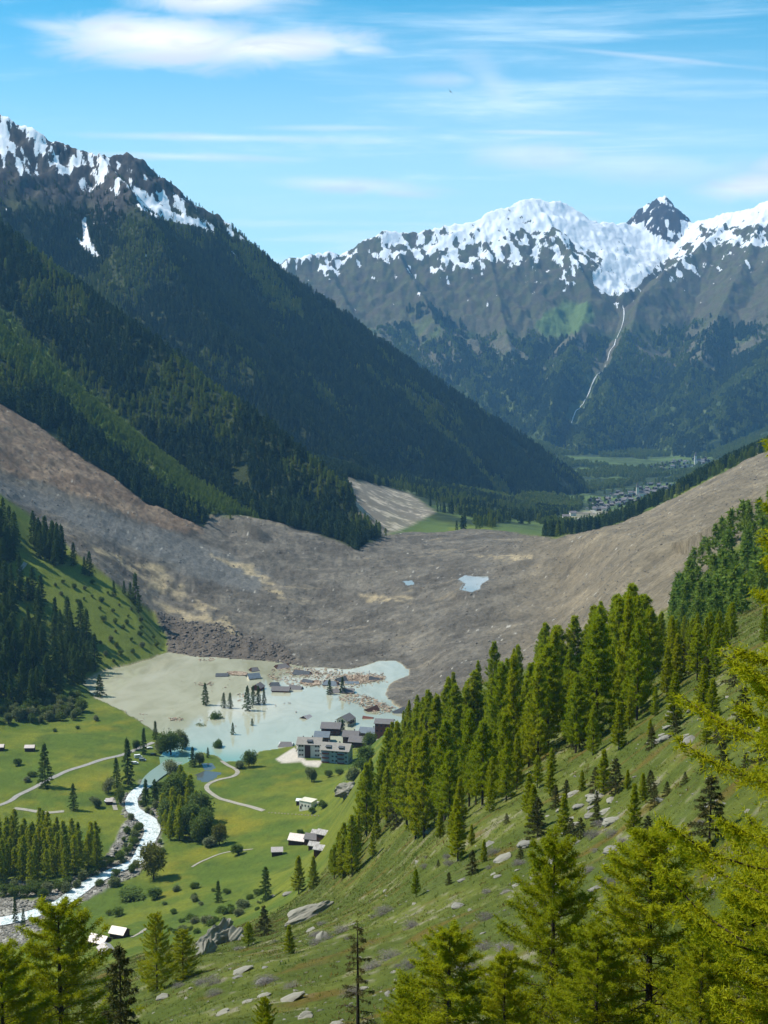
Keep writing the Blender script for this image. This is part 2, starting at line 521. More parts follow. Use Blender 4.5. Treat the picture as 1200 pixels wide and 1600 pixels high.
R_pale = np.maximum.reduce([
    region([(130, 850), (220, 882), (250, 885), (300, 930), (350, 962), (372, 990), (360, 985), (310, 955), (250, 925), (215, 915), (180, 880)], 1200, 1700, 3, 1.3),
    region([(240, 935), (300, 962), (340, 965), (385, 1000), (372, 998), (330, 985), (290, 975), (250, 955)], 1200, 1600, 3, 1.3),
    region([(560, 930), (650, 935), (640, 942), (575, 940)], 1300, 1800, 2, 0.7),
    region([(740, 868), (830, 870), (830, 878), (760, 876)], 1300, 1900, 2, 0.7),
    region([(330, 870), (400, 885), (430, 915), (450, 940), (430, 935), (400, 905), (350, 885)], 1300, 1800, 3, 1.2)])
R_pale = R_pale * sstep(fbm(GX, GY, 18, 3, 140), -0.25, 0.25)
R_bluegrey = region([(-50, 745), (60, 770), (150, 800), (250, 830), (340, 860), (420, 900), (400, 930), (300, 900), (200, 860), (100, 815), (0, 775)], 1300, 1750, 8, 1.5)
R_yellowslide = region([(560, 752), (640, 770), (680, 800), (640, 822), (600, 838), (560, 800), (535, 740)], 1800, 3200, 4, 0.5)
R_farroad = region([(860, 812), (900, 800), (935, 796), (960, 800), (955, 815), (900, 822)], 2400, 4200, 3, 0.6)
R_clear = region([(-200, 370), (0, 480), (70, 540), (150, 610), (220, 680), (300, 745), (380, 795), (420, 820), (340, 812), (290, 792), (230, 745), (150, 690), (80, 625), (0, 560), (-200, 440)], 1500, 2250, 5, 0.6) * (GK == 3)
R_greenhill = region([(-100, 760), (0, 800), (40, 850), (100, 875), (150, 888), (200, 925), (240, 960), (262, 1000), (262, 1030), (160, 1060), (0, 1100), (-100, 1100)], 950, 1420, 4, 0.4) * (1 - R_debris)
R_alp = region([(835, 520), (850, 500), (880, 478), (920, 480), (930, 500), (900, 530), (850, 535)], 6500, 8800, 3, 0.4)
R_bowl = region([(862, 325), (905, 345), (960, 360), (1070, 358), (1100, 370), (1060, 395), (1020, 430), (990, 462), (965, 470), (938, 466), (925, 440), (940, 410), (900, 385), (870, 360)], 7300, 9600, 4, 0.4)
R_right = sstep(GX - (-0.02 * GY - 5), -10, 25) * (GY < 1000)
# small roughness
rough = np.zeros(GX.shape)
near = 1 - sstep(GY, 650, 760)
rough += near * (1.6 * fbm(GX, GY, 30, 3, 201, where=near) + 0.45 * fbm(GX, GY, 4.5, 3, 202, where=near) * sstep(GY, 20, 60))
valley = sstep(GY, 650, 760) * (1 - sstep(GY, 1500, 2500)) * (1 - R_debris) * (GK == 0)
rough += valley * 0.8 * fbm(GX, GY, 50, 3, 203, where=valley) + R_greenhill * 2.0 * fbm(GX, GY, 35, 4, 204, where=R_greenhill)
rs_ = sstep(GX - (60 + 0.12 * (GY - 1200)), 0, 130)
dd = R_debris * sstep(-LAKE_SD, 0, 25)
rough += dd * (5.5 * fbm(GX, GY, 80, 4, 205, where=dd) + 3.5 * (1 - rs_) * np.maximum(0, fbm(GX, GY, 38, 3, 225, where=dd))  + 1.8 * ridged(GX, GY, 18, 3, 206, where=dd) + 5.5 * R_rough * ridged(GX, GY, 24, 4, 207, where=R_rough))
flow = R_debris * (1 - R_rough)
FS = fbm(GX * 0.10 + GY * 0.03, GY - 0.22 * GX, 15, 4, 221, where=flow); FS2 = fbm(GX * 0.22 + GY * 0.6, (GY * 0.35 - GX), 24, 4, 222, where=flow)
rside = sstep(GX - (60 + 0.12 * (GY - 1200)), 0, 130)
FLOW = FS * (1 - rside) + FS2 * rside
rough += flow * (1.6 * ridged(GX, GY, 9, 3, 223, where=flow) * sstep(fbm(GX, GY, 60, 3, 224, where=flow), -0.3, 0.4) + 1.2 * FLOW) * sstep(-LAKE_SD, 5, 40)
rough += R_scarp * 4.0 * ridged(GX * 0.8 + GY, GY * 0.5, 30, 4, 208, where=R_scarp)
mount = (GK == 1) | (GK == 2) | (GK == 3)
rough += mount * (6 * fbm(GX, GY, 60, 3, 209, where=mount) + 22 * ridged(GX - 0.5 * GY, GY * 0.55 + 0.3 * GX, 80, 4, 210, where=mount & (GH > 450)) * (GK == 1) * sstep(GH, 500, 750))
crest_amp = 1.0
far_ = GK >= 4
rough += far_ * (16 * ridged(GX * 0.9 + GY * 0.15, GY * 0.45, 95, 4, 226, where=far_) * (1 - sstep(GY, 9200, 9600)) + 40 * ridged(GX, GY, 240, 5, 211, 0.6, where=far_) + 9 * fbm(GX, GY, 60, 3, 212, where=far_))
rough += (GK == 5) * 28 * ridged(GX, GY, 90, 4, 213, where=GK == 5)
fb_ = (GY > 2000) & (GK == 0)
rough += fb_ * 4 * fbm(GX, GY, 130, 3, 214, where=fb_)
GH = GH + rough * np.where(GY < 1500, sstep(-LAKE_SD, 0, 14), 1.0)
GK0 = GK


def H(x, y):
    """height of the finished land at any place (bilinear in the grid)"""
    x = np.atleast_1d(np.asarray(x, float)); y = np.atleast_1d(np.asarray(y, float))
    v = np.clip(y + Y0, VS[0], VS[-1] * 0.9999)
    u = np.clip(x / v, US[0], US[-1] * 0.9999)
    j = np.clip(np.searchsorted(VS, v) - 1, 0, NR - 2); i = np.clip(np.searchsorted(US, u) - 1, 0, NC - 2)
    b = (v - VS[j]) / (VS[j + 1] - VS[j]); a = (u - US[i]) / (US[i + 1] - US[i])
    return (GH[j, i] * (1 - a) + GH[j, i + 1] * a) * (1 - b) + (GH[j + 1, i] * (1 - a) + GH[j + 1, i + 1] * a) * b


def look(arr, x, y):
    x = np.atleast_1d(np.asarray(x, float)); y = np.atleast_1d(np.asarray(y, float))
    v = np.clip(y + Y0, VS[0], VS[-1] * 0.9999); u = np.clip(x / v, US[0], US[-1] * 0.9999)
    j = np.clip(np.searchsorted(VS, v), 0, NR - 1); i = np.clip(np.searchsorted(US, u), 0, NC - 1)
    return arr[j, i]


_ray_y = np.exp(np.linspace(math.log(12), math.log(11500), 3500))


def hit(px, py, ymin=12, ymax=12000):
    """where the sight line through a place of the photograph meets the land"""
    a = (px - 600) / 2000.0; b = (800 - py) / 2000.0
    dy = CT + b * ST; dz = -ST + b * CT
    ys = _ray_y[(_ray_y >= ymin) & (_ray_y <= ymax)]
    xs = a / dy * ys; zs = CAM_Z + dz / dy * ys
    under = zs < H(xs, ys)
    if not under.any():
        k = len(ys) - 1
    else:
        k = int(np.argmax(under))
    if k > 0:
        y0, y1 = ys[k - 1], ys[k]
        for _ in range(12):
            ym = 0.5 * (y0 + y1)
            if CAM_Z + dz / dy * ym < H(a / dy * ym, ym)[0]:
                y1 = ym
            else:
                y0 = ym
        yy = y1
    else:
        yy = ys[0]
    return (a / dy * yy, yy, float(H(a / dy * yy, yy)[0]))
# ------------------------------------------------------------------ river bed and paths cut into the land
RIVER_PX = [(286, 1182), (268, 1192), (248, 1206), (236, 1216), (228, 1226), (214, 1236), (206, 1248), (207, 1262), (218, 1272), (232, 1282), (238, 1296), (232, 1312), (224, 1328), (214, 1344), (192, 1354),
            (165, 1366), (138, 1380), (116, 1396), (90, 1412), (40, 1430), (-20, 1448), (-120, 1475)]
RIVER_W = [13, 12, 11, 9, 6, 5.4, 5.2, 6, 7.5, 8.2, 7.2, 6.4, 6, 5.6, 5.6, 6, 6.5, 7, 6.5, 7, 8, 8]
RIVER = [hit(*p, ymin=500) for p in RIVER_PX]


def smooth_line(pts, n=6):
    out = []
    pts = [np.array(p, float) for p in pts]
    for i in range(len(pts) - 1):
        p0 = pts[max(i - 1, 0)]; p1 = pts[i]; p2 = pts[i + 1]; p3 = pts[min(i + 2, len(pts) - 1)]
        for k in range(n):
            t = k / n
            out.append(0.5 * ((2 * p1) + (-p0 + p2) * t + (2 * p0 - 5 * p1 + 4 * p2 - p3) * t * t + (-p0 + 3 * p1 - 3 * p2 + p3) * t ** 3))
    out.append(pts[-1])
    return out


_rv = smooth_line([(*r, w) for r, w in zip(RIVER, RIVER_W)], 5)
RIV = np.array(_rv)                                   # x, y, z, half... width
zz = RIV[:, 2].copy(); zz[0] = 0.05
zz = np.maximum.accumulate(np.minimum(zz, np.linspace(0.05, RIV[-1, 2], len(zz)) * 0 + zz))
for _ in range(8):
    zz[1:-1] = (zz[:-2] + zz[1:-1] * 2 + zz[2:]) / 4
RIV[:, 2] = zz
m = (GY > 450) & (GY < 1050) & (GX < 0) & (GX > -450)
rd = np.full(GX.shape, 1e6); rp = np.zeros(GX.shape)
rd[m], rp[m] = line_dist(GX[m], GY[m], RIV)
ip = np.clip(rp.astype(int), 0, len(RIV) - 1)
rz = RIV[ip, 2]; rw = RIV[ip, 3] * 0.5
RIVER_D = np.where(m, rd - rw, 1e6)
bed = rz - 1.2
k = sstep(-RIVER_D, -12, 0)
GH = np.where(RIVER_D < 14, GH * (1 - k) + bed * k, GH)
R_gravel = sstep(-(RIVER_D - 3.0 - 5 * fbm(GX, GY, 30, 3, 301, where=m) - 9 * sstep(-GY, -800, -700)), -2.5, 2.5) * m * (GY < 900)
stones = region([(208, 1290), (235, 1300), (222, 1340), (190, 1358), (140, 1375), (120, 1405), (60, 1410), (0, 1400), (-100, 1420), (-100, 1500), (30, 1480), (110, 1420), (150, 1395), (215, 1365), (245, 1330), (250, 1300), (275, 1270), (290, 1235), (262, 1228), (240, 1262), (215, 1262), (190, 1290), (170, 1335), (150, 1360), (100, 1385), (0, 1375), (0, 1400), (110, 1400), (180, 1345)], 500, 1000, 3, 0.6)
R_gravel = np.maximum(R_gravel, stones)
rough2 = R_gravel * 0.7 * ridged(GX, GY, 5, 3, 303, where=R_gravel) * sstep(RIVER_D, 0, 2)
GH = GH + rough2
PONDS = {}
for nm, poly, zlev in (('pond', [(308, 1212), (322, 1206), (340, 1208), (338, 1216), (322, 1222), (309, 1219)], None), ('debris_pond', [(716, 905), (726, 899), (742, 901), (762, 900), (764, 906), (752, 912), (750, 920), (736, 925), (722, 921), (728, 912)], None),
                       ('garden_pond', [(316, 1194), (330, 1192), (338, 1200), (326, 1204), (318, 1202)], None), ('mud_pond', [(630, 908), (644, 907), (648, 913), (636, 915)], None)):
    c = hit(sum(p[0] for p in poly) / len(poly), sum(p[1] for p in poly) / len(poly), ymin=700)
    z = c[2]
    w = [flat(p[0], p[1], z) for p in poly]
    PONDS[nm] = (w, z)
    mm = (np.abs(GX - c[0]) < 80) & (np.abs(GY - c[1]) < 140)
    d = np.full(GX.shape, -1e6); d[mm] = in_poly(GX[mm], GY[mm], w)
    kk = sstep(d, -22, 0)
    GH = np.where(d > -22, GH * (1 - kk) + (z + 0.15) * kk, GH)
    GH = np.where(d > 0, z - 0.2 - 0.05 * d, GH)
PX, PY = pix(GX, GY, GH)

# ------------------------------------------------------------------ colour of the land (what it is covered with)
def col(r, g, b):
    return np.array([r, g, b])


def lerp(a, b, t):
    return a + (b - a) * t[..., None]


sh = GX.shape + (3,)
n1 = fbm(GX, GY, 60, 4, 401); n2 = fbm(GX, GY, 14, 4, 402); n3 = fbm(GX, GY, 300, 3, 403); n4 = fbm(GX, GY, 3.0, 3, 404, where=GY < 1800)
gz = np.zeros_like(GH); gz[1:-1] = (GH[2:] - GH[:-2]) / (GY[2:] - GY[:-2])
gx = np.zeros_like(GH); gx[:, 1:-1] = (GH[:, 2:] - GH[:, :-2]) / (GX[:, 2:] - GX[:, :-2])
steep = np.hypot(gz, gx)
# meadow
meadow = lerp(np.broadcast_to(col(0.072, 0.108, 0.014), sh), np.broadcast_to(col(0.128, 0.145, 0.016), sh), sstep(n1 + 0.4 * n2, -0.3, 0.4))
meadow = meadow * (1 + 0.22 * fbm(GX * 0.12 + GY * 0.05, GY + 0.4 * GX, 7, 3, 470, where=GY < 1200))[..., None]
meadow = lerp(meadow, np.broadcast_to(col(0.045, 0.075, 0.012), sh), 0.6 * sstep(fbm(GX, GY, 26, 4, 471, where=GY < 1200), 0.18, 0.42))
flowers = np.maximum.reduce([region([(360, 1205), (400, 1195), (480, 1200), (470, 1225), (400, 1235), (350, 1240), (335, 1225)], 700, 1000, 14, 1), region([(150, 1110), (215, 1130), (200, 1150), (120, 1150)], 800, 1200, 14, 1),
                             region([(330, 1270), (410, 1280), (420, 1300), (350, 1310), (320, 1290)], 600, 1000, 10, 1), region([(30, 1255), (120, 1225), (170, 1205), (170, 1225), (90, 1262)], 700, 1000, 8, 1), region([(255, 1345), (330, 1320), (340, 1330), (270, 1400), (240, 1420)], 500, 900, 10, 1)])
meadow = lerp(meadow, np.broadcast_to(col(0.21, 0.17, 0.012), sh), 0.42 * flowers * sstep(n2 + n1, -0.35, 0.5))
colr = meadow.copy()
# near slope: drier grass, heath
dry = lerp(np.broadcast_to(col(0.062, 0.080, 0.010), sh), np.broadcast_to(col(0.110, 0.124, 0.020), sh), sstep(n2 + 0.6 * n1, -0.25, 0.45))
dry = lerp(dry, np.broadcast_to(col(0.21, 0.18, 0.13), sh), 0.7 * sstep(n2 * 0.6 + n4 * 0.8 + 0.2 * n1, 0.22, 0.5))
dry = lerp(dry, np.broadcast_to(col(0.12, 0.068, 0.014), sh), 0.6 * sstep(fbm(GX, GY * 2, 14, 3, 410, where=GY < 1050), 0.2, 0.42))
dry = lerp(dry, np.broadcast_to(col(0.075, 0.095, 0.02), sh), 0.6 * sstep(fbm(GX, GY, 22, 3, 411, where=GY < 1050), 0.15, 0.4))
r_near = (1 - sstep(GY - 0.6 * GX + 60 * fbm(GX, GY, 80, 3, 412, where=GY < 1050), 430, 560)) * (GY < 900)
r_near = np.maximum(r_near, sstep(GX - (0.02 * GY - 10), 0, 25) * (GY < 1050) * (GY > 500)) * (1 - R_debris)
colr = lerp(colr, dry, r_near)
colr = lerp(colr, np.broadcast_to(col(0.125, 0.155, 0.022), sh), 0.8 * R_greenhill)
# stones by the river
grav = lerp(np.broadcast_to(col(0.15, 0.14, 0.12), sh), np.broadcast_to(col(0.38, 0.36, 0.31), sh), sstep(n4 + n2 * 0.5, -0.35, 0.5))
colr = lerp(colr, grav, R_gravel)
# valley beyond: meadows and woodland floor
wood = lerp(np.broadcast_to(col(0.020, 0.034, 0.012), sh), np.broadcast_to(col(0.036, 0.052, 0.014), sh), sstep(n1, -0.3, 0.4))
farm = lerp(wood, np.broadcast_to(col(0.085, 0.125, 0.03), sh), sstep(n3 + 0.5 * n1, -0.05, 0.3))
k = sstep(GY, 2080, 2300) * (GK == 0)
colr = lerp(colr, farm, k)
brightmeadow = np.maximum.reduce([region([(600, 838), (605, 822), (660, 812), (700, 818), (700, 832), (650, 836)], 1900, 2700, 3, 0.4), region([(760, 838), (780, 818), (860, 822), (850, 838)], 1900, 3200, 3, 0.4),
                                  region([(880, 712), (1010, 718), (1080, 712), (1080, 722), (990, 730), (900, 722)], 4300, 6500, 3, 0.3), region([(930, 800), (985, 775), (1010, 780), (960, 812)], 2800, 4800, 3, 0.3)])
colr = lerp(colr, np.broadcast_to(col(0.075, 0.112, 0.030), sh), brightmeadow * (0.6 + 0.4 * sstep(n1, -0.2, 0.3)) * np.where(GY > 3000, 0.7, 1.0))
# mountains: forest floor below, rock and snow above
mfloor = lerp(np.broadcast_to(col(0.022, 0.034, 0.012), sh), np.broadcast_to(col(0.05, 0.06, 0.018), sh), sstep(n1 + n3, -0.2, 0.5))
LEFTSIDE = np.maximum(mount, (GK == 0) & (GY > 1480) & (PY < 862) & (GX < 0.0 * GY + 5) & (PX > -2000)).astype(float) * (1 - sstep(PX - JX, 596, 606) * (GK == 0))
colr = lerp(colr, mfloor, LEFTSIDE)
clearc = lerp(np.broadcast_to(col(0.095, 0.145, 0.026), sh), np.broadcast_to(col(0.17, 0.17, 0.06), sh), sstep(n2 + 0.5 * n1, -0.1, 0.5))
R_clear = region([(-200, 370), (0, 480), (70, 540), (150, 610), (220, 680), (300, 745), (380, 795), (440, 828), (340, 812), (290, 785), (230, 738), (150, 680), (80, 615), (0, 550), (-200, 430)], 1500, 2250, 5, 0.6)
colr = lerp(colr, clearc, R_clear)
rock = lerp(np.broadcast_to(col(0.030, 0.030, 0.032), sh), np.broadcast_to(col(0.085, 0.076, 0.064), sh), sstep(n1 * 0.6 + n2, -0.4, 0.4))
treeline = 720 + 90 * n3 + 60 * n1
kA = sstep(GH - treeline, -40, 60) * (GK == 1)
colr = lerp(colr, rock, kA)
# far massif
ff = lerp(np.broadcast_to(col(0.045, 0.068, 0.022), sh), np.broadcast_to(col(0.10, 0.125, 0.04), sh), sstep(n3 * 0.8 + n1 + fbm(GX, GY, 700, 3, 420, where=GK > 3), -0.3, 0.5))
ff = lerp(ff, np.broadcast_to(col(0.12, 0.105, 0.075), sh), 0.8 * sstep(ridged(GX, GY, 420, 4, 421, where=GK > 3), 0.3, 0.6) * sstep(GH, 100, 350))
hf = GH + 110 * fbm(GX, GY, 500, 3, 422, where=GK > 3)
ff = lerp(ff, lerp(np.broadcast_to(col(0.080, 0.084, 0.036), sh), np.broadcast_to(col(0.082, 0.070, 0.046), sh), sstep(n1, -0.3, 0.3)), sstep(hf, 420, 650))
kf = (GK >= 4).astype(float)
colr = lerp(colr, ff, kf)
colr = lerp(colr, np.broadcast_to(col(0.10, 0.15, 0.045), sh), R_alp)
colr = lerp(colr, np.broadcast_to(col(0.05, 0.042, 0.036), sh), (GK == 5).astype(float))
# landslide debris
deb = lerp(np.broadcast_to(col(0.100, 0.088, 0.070), sh), np.broadcast_to(col(0.158, 0.140, 0.110), sh), sstep(n1 + 0.8 * n2, -0.35, 0.45))
rightside = sstep(GX - (60 + 0.12 * (GY - 1200)), 0, 130)
deb = lerp(deb, lerp(np.broadcast_to(col(0.150, 0.123, 0.082), sh), np.broadcast_to(col(0.215, 0.174, 0.112), sh), sstep(fbm(GX + GY * 0.3, GY - GX, 40, 4, 430, where=R_debris), -0.3, 0.4)), 0.8 * rightside)
deb = deb * (1 + 0.22 * FLOW[..., None] + 0.35 * fbm(GX, GY, 45, 4, 433, where=R_debris)[..., None])
deb = lerp(deb, np.broadcast_to(col(0.30, 0.24, 0.15), sh), 0.4 * sstep(FLOW + 0.3 * n1, 0.30, 0.5))
deb = lerp(deb, np.broadcast_to(col(0.07, 0.058, 0.045), sh), 0.35 * sstep(-FLOW + 0.3 * n1, 0.32, 0.55))
deb = lerp(deb, np.broadcast_to(col(0.150, 0.148, 0.135), sh), 0.8 * R_bluegrey)
deb = lerp(deb, lerp(np.broadcast_to(col(0.15, 0.105, 0.07), sh), np.broadcast_to(col(0.225, 0.165, 0.11), sh), sstep(n1 + n2, -0.3, 0.4)), R_scarp)
deb = lerp(deb, np.broadcast_to(col(0.115, 0.093, 0.072), sh), 0.7 * R_rough)
deb = lerp(deb, np.broadcast_to(col(0.40, 0.32, 0.19), sh), 0.8 * R_pale)
deb = lerp(deb, np.broadcast_to(col(0.46, 0.43, 0.37), sh), 0.9 * sstep(fbm(GX, GY, 5, 2, 431, where=R_debris), 0.55, 0.68))
deb = lerp(deb, np.broadcast_to(col(0.055, 0.045, 0.038), sh), 0.7 * sstep(fbm(GX, GY, 11, 3, 432, where=R_debris), 0.42, 0.6))
colr = lerp(colr, deb, R_debris)
colr = lerp(colr, lerp(np.broadcast_to(col(0.2, 0.17, 0.13), sh), np.broadcast_to(col(0.5, 0.42, 0.32), sh), sstep(n2 + n1, 0.0, 0.5)), np.maximum(0.85 * R_yellowslide, 0.6 * R_farroad))
shore = sstep(LAKE_SD, -2.5, 0.5)
colr = lerp(colr, np.broadcast_to(col(0.34, 0.29, 0.19), sh), shore * (LAKE_SD > -50))
R_yard = region([(430, 1186), (460, 1168), (478, 1188), (505, 1189), (498, 1198), (478, 1197), (470, 1190), (440, 1192)], 700, 1100, 1.2, 0.15)
colr = lerp(colr, np.broadcast_to(col(0.48, 0.43, 0.36), sh), R_yard)
# snow lies where the photograph has it: high, on gentle ground, in gullies
uA = GX * 0.93 + GY * 0.36; vA = GY * 0.93 - GX * 0.36
RA = 1.3 * fbm(uA, vA * 0.28, 26, 4, 460, where=(GK == 1) & (GH > 400)) + 0.35 * ridged(uA, vA * 0.5, 90, 3, 461, where=(GK == 1) & (GH > 400))
nA = fbm(GX, GY, 120, 4, 440, where=GK == 1)
top = region([(-300, 0), (0, 150), (450, 400), (440, 425), (350, 368), (330, 372), (300, 352), (240, 335), (180, 305), (130, 300), (90, 270), (60, 280), (0, 262), (-300, 160)], 3000, 4600, 16, 1.2)
sA = top * sstep(0.58 - 1.0 * RA + 0.5 * nA + 0.2 * sstep(GH, 850, 1050) - 0.25 * (1 - sstep(GH, 650, 800)), -0.1, 1.0)
sA = np.maximum(sA, 0.85 * region([(128, 340), (134, 338), (138, 362), (143, 380), (158, 402), (150, 405), (134, 390), (120, 378), (118, 366), (130, 376)], 2600, 4000, 2.0, 0.15))
sA = np.maximum(sA, 0.8 * region([(205, 290), (240, 302), (262, 330), (308, 340), (330, 352), (320, 358), (290, 352), (245, 342), (215, 322)], 3000, 4300, 4, 0.4))
sA = np.maximum(sA, 0.75 * region([(350, 350), (366, 362), (368, 374), (358, 366)], 3000, 4300, 3, 0.2))
sA = np.maximum(sA, 0.75 * sstep(fbm(GX + 0.4 * GY, GY * 0.35, 34, 3, 447, where=GK == 1), 0.40, 0.60) * sstep(GH, 420, 640) * (GK == 1))
nF = fbm(GX, GY, 260, 4, 443, where=GK == 4); rF = ridged(GX, GY * 0.6, 130, 5, 449, 0.62, where=GK == 4)
sF = (GK == 4) * sstep((GH - 850 - 110 * sstep(GX - 0.21 * GY, 0, 500)) / 520.0 + 0.55 * nF - 0.55 * (rF - 0.1) + 0.95 * fbm(GX * 0.8 + GY * 0.2, GY * 0.3, 38, 4, 455, where=GK == 4) + 0.5 * fbm(GX, GY, 70, 3, 444, where=GK == 4), -0.2, 0.5) * (1 + 0.5 * sstep(GH, 1150, 1350))
sF = np.maximum(sF, R_bowl * (GK == 4) * (1.7 - 1.0 * sstep(rF, 0.1, 0.5)))
sF = np.maximum(sF, (GK == 4) * 0.8 * sstep(fbm(GX, GY * 0.3, 60, 3, 453, where=GK == 4), 0.42, 0.60) * sstep(GH, 480, 760))
sH = sstep(fbm(GX, GY, 55, 4, 445, where=GK == 5), -0.1, 0.45) * (GK == 5)
sF = sF - 0.55 * sstep(steep, 0.95, 1.7) * (GK == 4) * (1 - R_bowl); sA = sA - 0.4 * sstep(steep, 1.2, 2.0)
SNOW = np.clip(np.maximum(np.maximum(sA * (GK == 1), sF), sH), 0, 2)
colr = colr * (1 + 0.22 * n4[..., None])
colr = np.clip(colr, 0.004, 0.95)


def add_mesh(name, verts, faces_flat, nper, attrs=None, mat=None, parent=None, smooth=False, link=True):
    """fast mesh from numpy arrays, all faces with nper corners"""
    me = bpy.data.meshes.new(name)
    nv = len(verts); nf = len(faces_flat) // nper
    me.vertices.add(nv); me.vertices.foreach_set('co', np.asarray(verts, np.float32).ravel())
    me.loops.add(nf * nper); me.loops.foreach_set('vertex_index', np.asarray(faces_flat, np.int32))
    me.polygons.add(nf)
    me.polygons.foreach_set('loop_start', np.arange(0, nf * nper, nper, dtype=np.int32))
    me.polygons.foreach_set('loop_total', np.full(nf, nper, np.int32))
    if smooth:
        me.polygons.foreach_set('use_smooth', np.ones(nf, bool))
    me.update(calc_edges=True)
    for k_, v_ in (attrs or {}).items():
        if v_.ndim == 2:
            at = me.color_attributes.new(k_, 'FLOAT_COLOR', 'POINT')
            c4 = np.ones((nv, 4), np.float32); c4[:, :3] = v_
            at.data.foreach_set('color', c4.ravel())
        else:
            at = me.attributes.new(k_, 'FLOAT', 'POINT')
            at.data.foreach_set('value', v_.astype(np.float32))
    if mat:
        for mm_ in (mat if isinstance(mat, (list, tuple)) else [mat]):
            me.materials.append(mm_)
    o = bpy.data.objects.new(name, me)
    if link:
        C.objects.link(o)
    if parent:
        o.parent = parent
    return o


def tag(o, label=None, cat=None, group=None, kind=None):
    if label: o['label'] = label
    if cat: o['category'] = cat
    if group: o['group'] = group
    if kind: o['kind'] = kind
    return o


def land_material(name, bump, scale, grain, snow=0.0):
    mt = bpy.data.materials.new(name); mt.use_nodes = True
    t = NT(mt.node_tree)
    at = t.n('ShaderNodeVertexColor', layer_name='Col')
    tc = t.n('ShaderNodeNewGeometry')
    a = t.noise(tc.outputs['Position'], scale, 6, 0.62)
    b = t.noise(tc.outputs['Position'], scale * 6.3, 4, 0.6)
    f = t.math('ADD', t.math('MULTIPLY', a, 1.1), t.math('MULTIPLY', b, 0.9))
    v = t.math('MULTIPLY_ADD', t.math('SUBTRACT', f, 1.0), grain, 1.0)
    vv = t.n('ShaderNodeCombineXYZ', i_0=v, i_1=v, i_2=v)
    c = t.mix(1.0, at.outputs[0], vv.outputs[0], 'MULTIPLY')
    rough_ = 0.95
    if snow:
        sn = t.n('ShaderNodeAttribute', attribute_name='Snow')
        mp_ = t.n('ShaderNodeMapping', i_0=tc.outputs['Position']); mp_.inputs['Scale'].default_value = (1.3, 0.35, 0.3)
        e1 = t.noise(mp_.outputs[0], snow, 6, 0.7); e2 = t.noise(mp_.outputs[0], snow * 3, 6, 0.75)
        k = t.math('ADD', sn.outputs['Fac'], t.math('ADD', t.math('MULTIPLY', t.math('SUBTRACT', e1, 0.5), 1.1), t.math('MULTIPLY', t.math('SUBTRACT', e2, 0.5), 1.3)))
        k = t.smooth(k, 0.47, 0.53)
        c = t.mix(k, c, (0.79, 0.81, 0.85, 1))
    bp = t.n('ShaderNodeBump', i_Strength=bump, i_Distance=1.0 / scale * 0.25, i_Height=f)
    bs = t.n('ShaderNodeBsdfPrincipled', i_Base_Color=c, i_Roughness=0.95, i_Normal=bp.outputs[0])
    bs.inputs['Specular IOR Level'].default_value = 0.15
    t.n('ShaderNodeOutputMaterial', i_0=bs.outputs[0])
    return mt


def build_land():
    idx = np.arange(NR * NC).reshape(NR, NC)
    q = np.stack([idx[:-1, :-1], idx[:-1, 1:], idx[1:, 1:], idx[1:, :-1]], -1).reshape(-1, 4)
    V = np.stack([GX, GY, GH], -1).reshape(-1, 3)
    CC = colr.reshape(-1, 3)
    kf_ = GK[:-1, :-1].ravel(); deb_ = R_debris[:-1, :-1].ravel() > 0.5
    yf = GY[:-1, :-1].ravel()
    sel = {
        'landslide_debris': deb_ & (kf_ < 4),
        'mountain_ridge': np.isin(kf_, (1, 2, 3)) & ~deb_,
        'far_mountains': kf_ >= 4,
    }
    used = np.zeros(len(q), bool)
    mats = {'landslide_debris': land_material('rubble', 1.0, 0.22, 1.25), 'mountain_ridge': land_material('mountain_soil', 0.8, 0.08, 0.9, 0.03),
            'far_mountains': land_material('far_rock', 0.9, 0.03, 0.9, 0.028), 'ground': land_material('grassland', 0.8, 0.8, 1.0)}
    for nm in ('landslide_debris', 'mountain_ridge', 'far_mountains', 'ground'):
        s = sel[nm] & ~used if nm != 'ground' else ~used
        used |= s
        f = q[s]
        un, inv = np.unique(f.ravel(), return_inverse=True)
        o = add_mesh(nm, V[un], inv.astype(np.int32), 4, {'Col': CC[un], 'Snow': SNOW.ravel()[un]}, mats[nm], smooth=True)
        tag(o, kind='structure')


build_land()
# ------------------------------------------------------------------ materials
def new_mat(name):
    mt = bpy.data.materials.new(name); mt.use_nodes = True
    return mt, NT(mt.node_tree)


def leaf_material(name, c1, c2, c3, trans=0.3, nscale=0.35):
    mt, t = new_mat(name)
    oi = t.n('ShaderNodeObjectInfo')
    tc = t.n('ShaderNodeTexCoord')
    nz = t.noise(tc.outputs['Object'], nscale, 3, 0.6)
    f = t.math('ADD', t.math('MULTIPLY', oi.outputs['Random'], 0.6), t.math('MULTIPLY', t.smooth(nz, 0.3, 0.7), 0.4))
    c = t.ramp(f, [(0.0, c1), (0.5, c2), (1.0, c3)])
    d = t.n('ShaderNodeBsdfPrincipled', i_Base_Color=c, i_Roughness=0.75)
    d.inputs['Specular IOR Level'].default_value = 0.12
    tr = t.n('ShaderNodeBsdfTranslucent', i_Color=t.mix(1.0, c, (1.25, 1.15, 0.6, 1), 'MULTIPLY'))
    mx = t.n('ShaderNodeMixShader', i_0=trans, i_1=d.outputs[0], i_2=tr.outputs[0])
    t.n('ShaderNodeOutputMaterial', i_0=mx.outputs[0])
    return mt


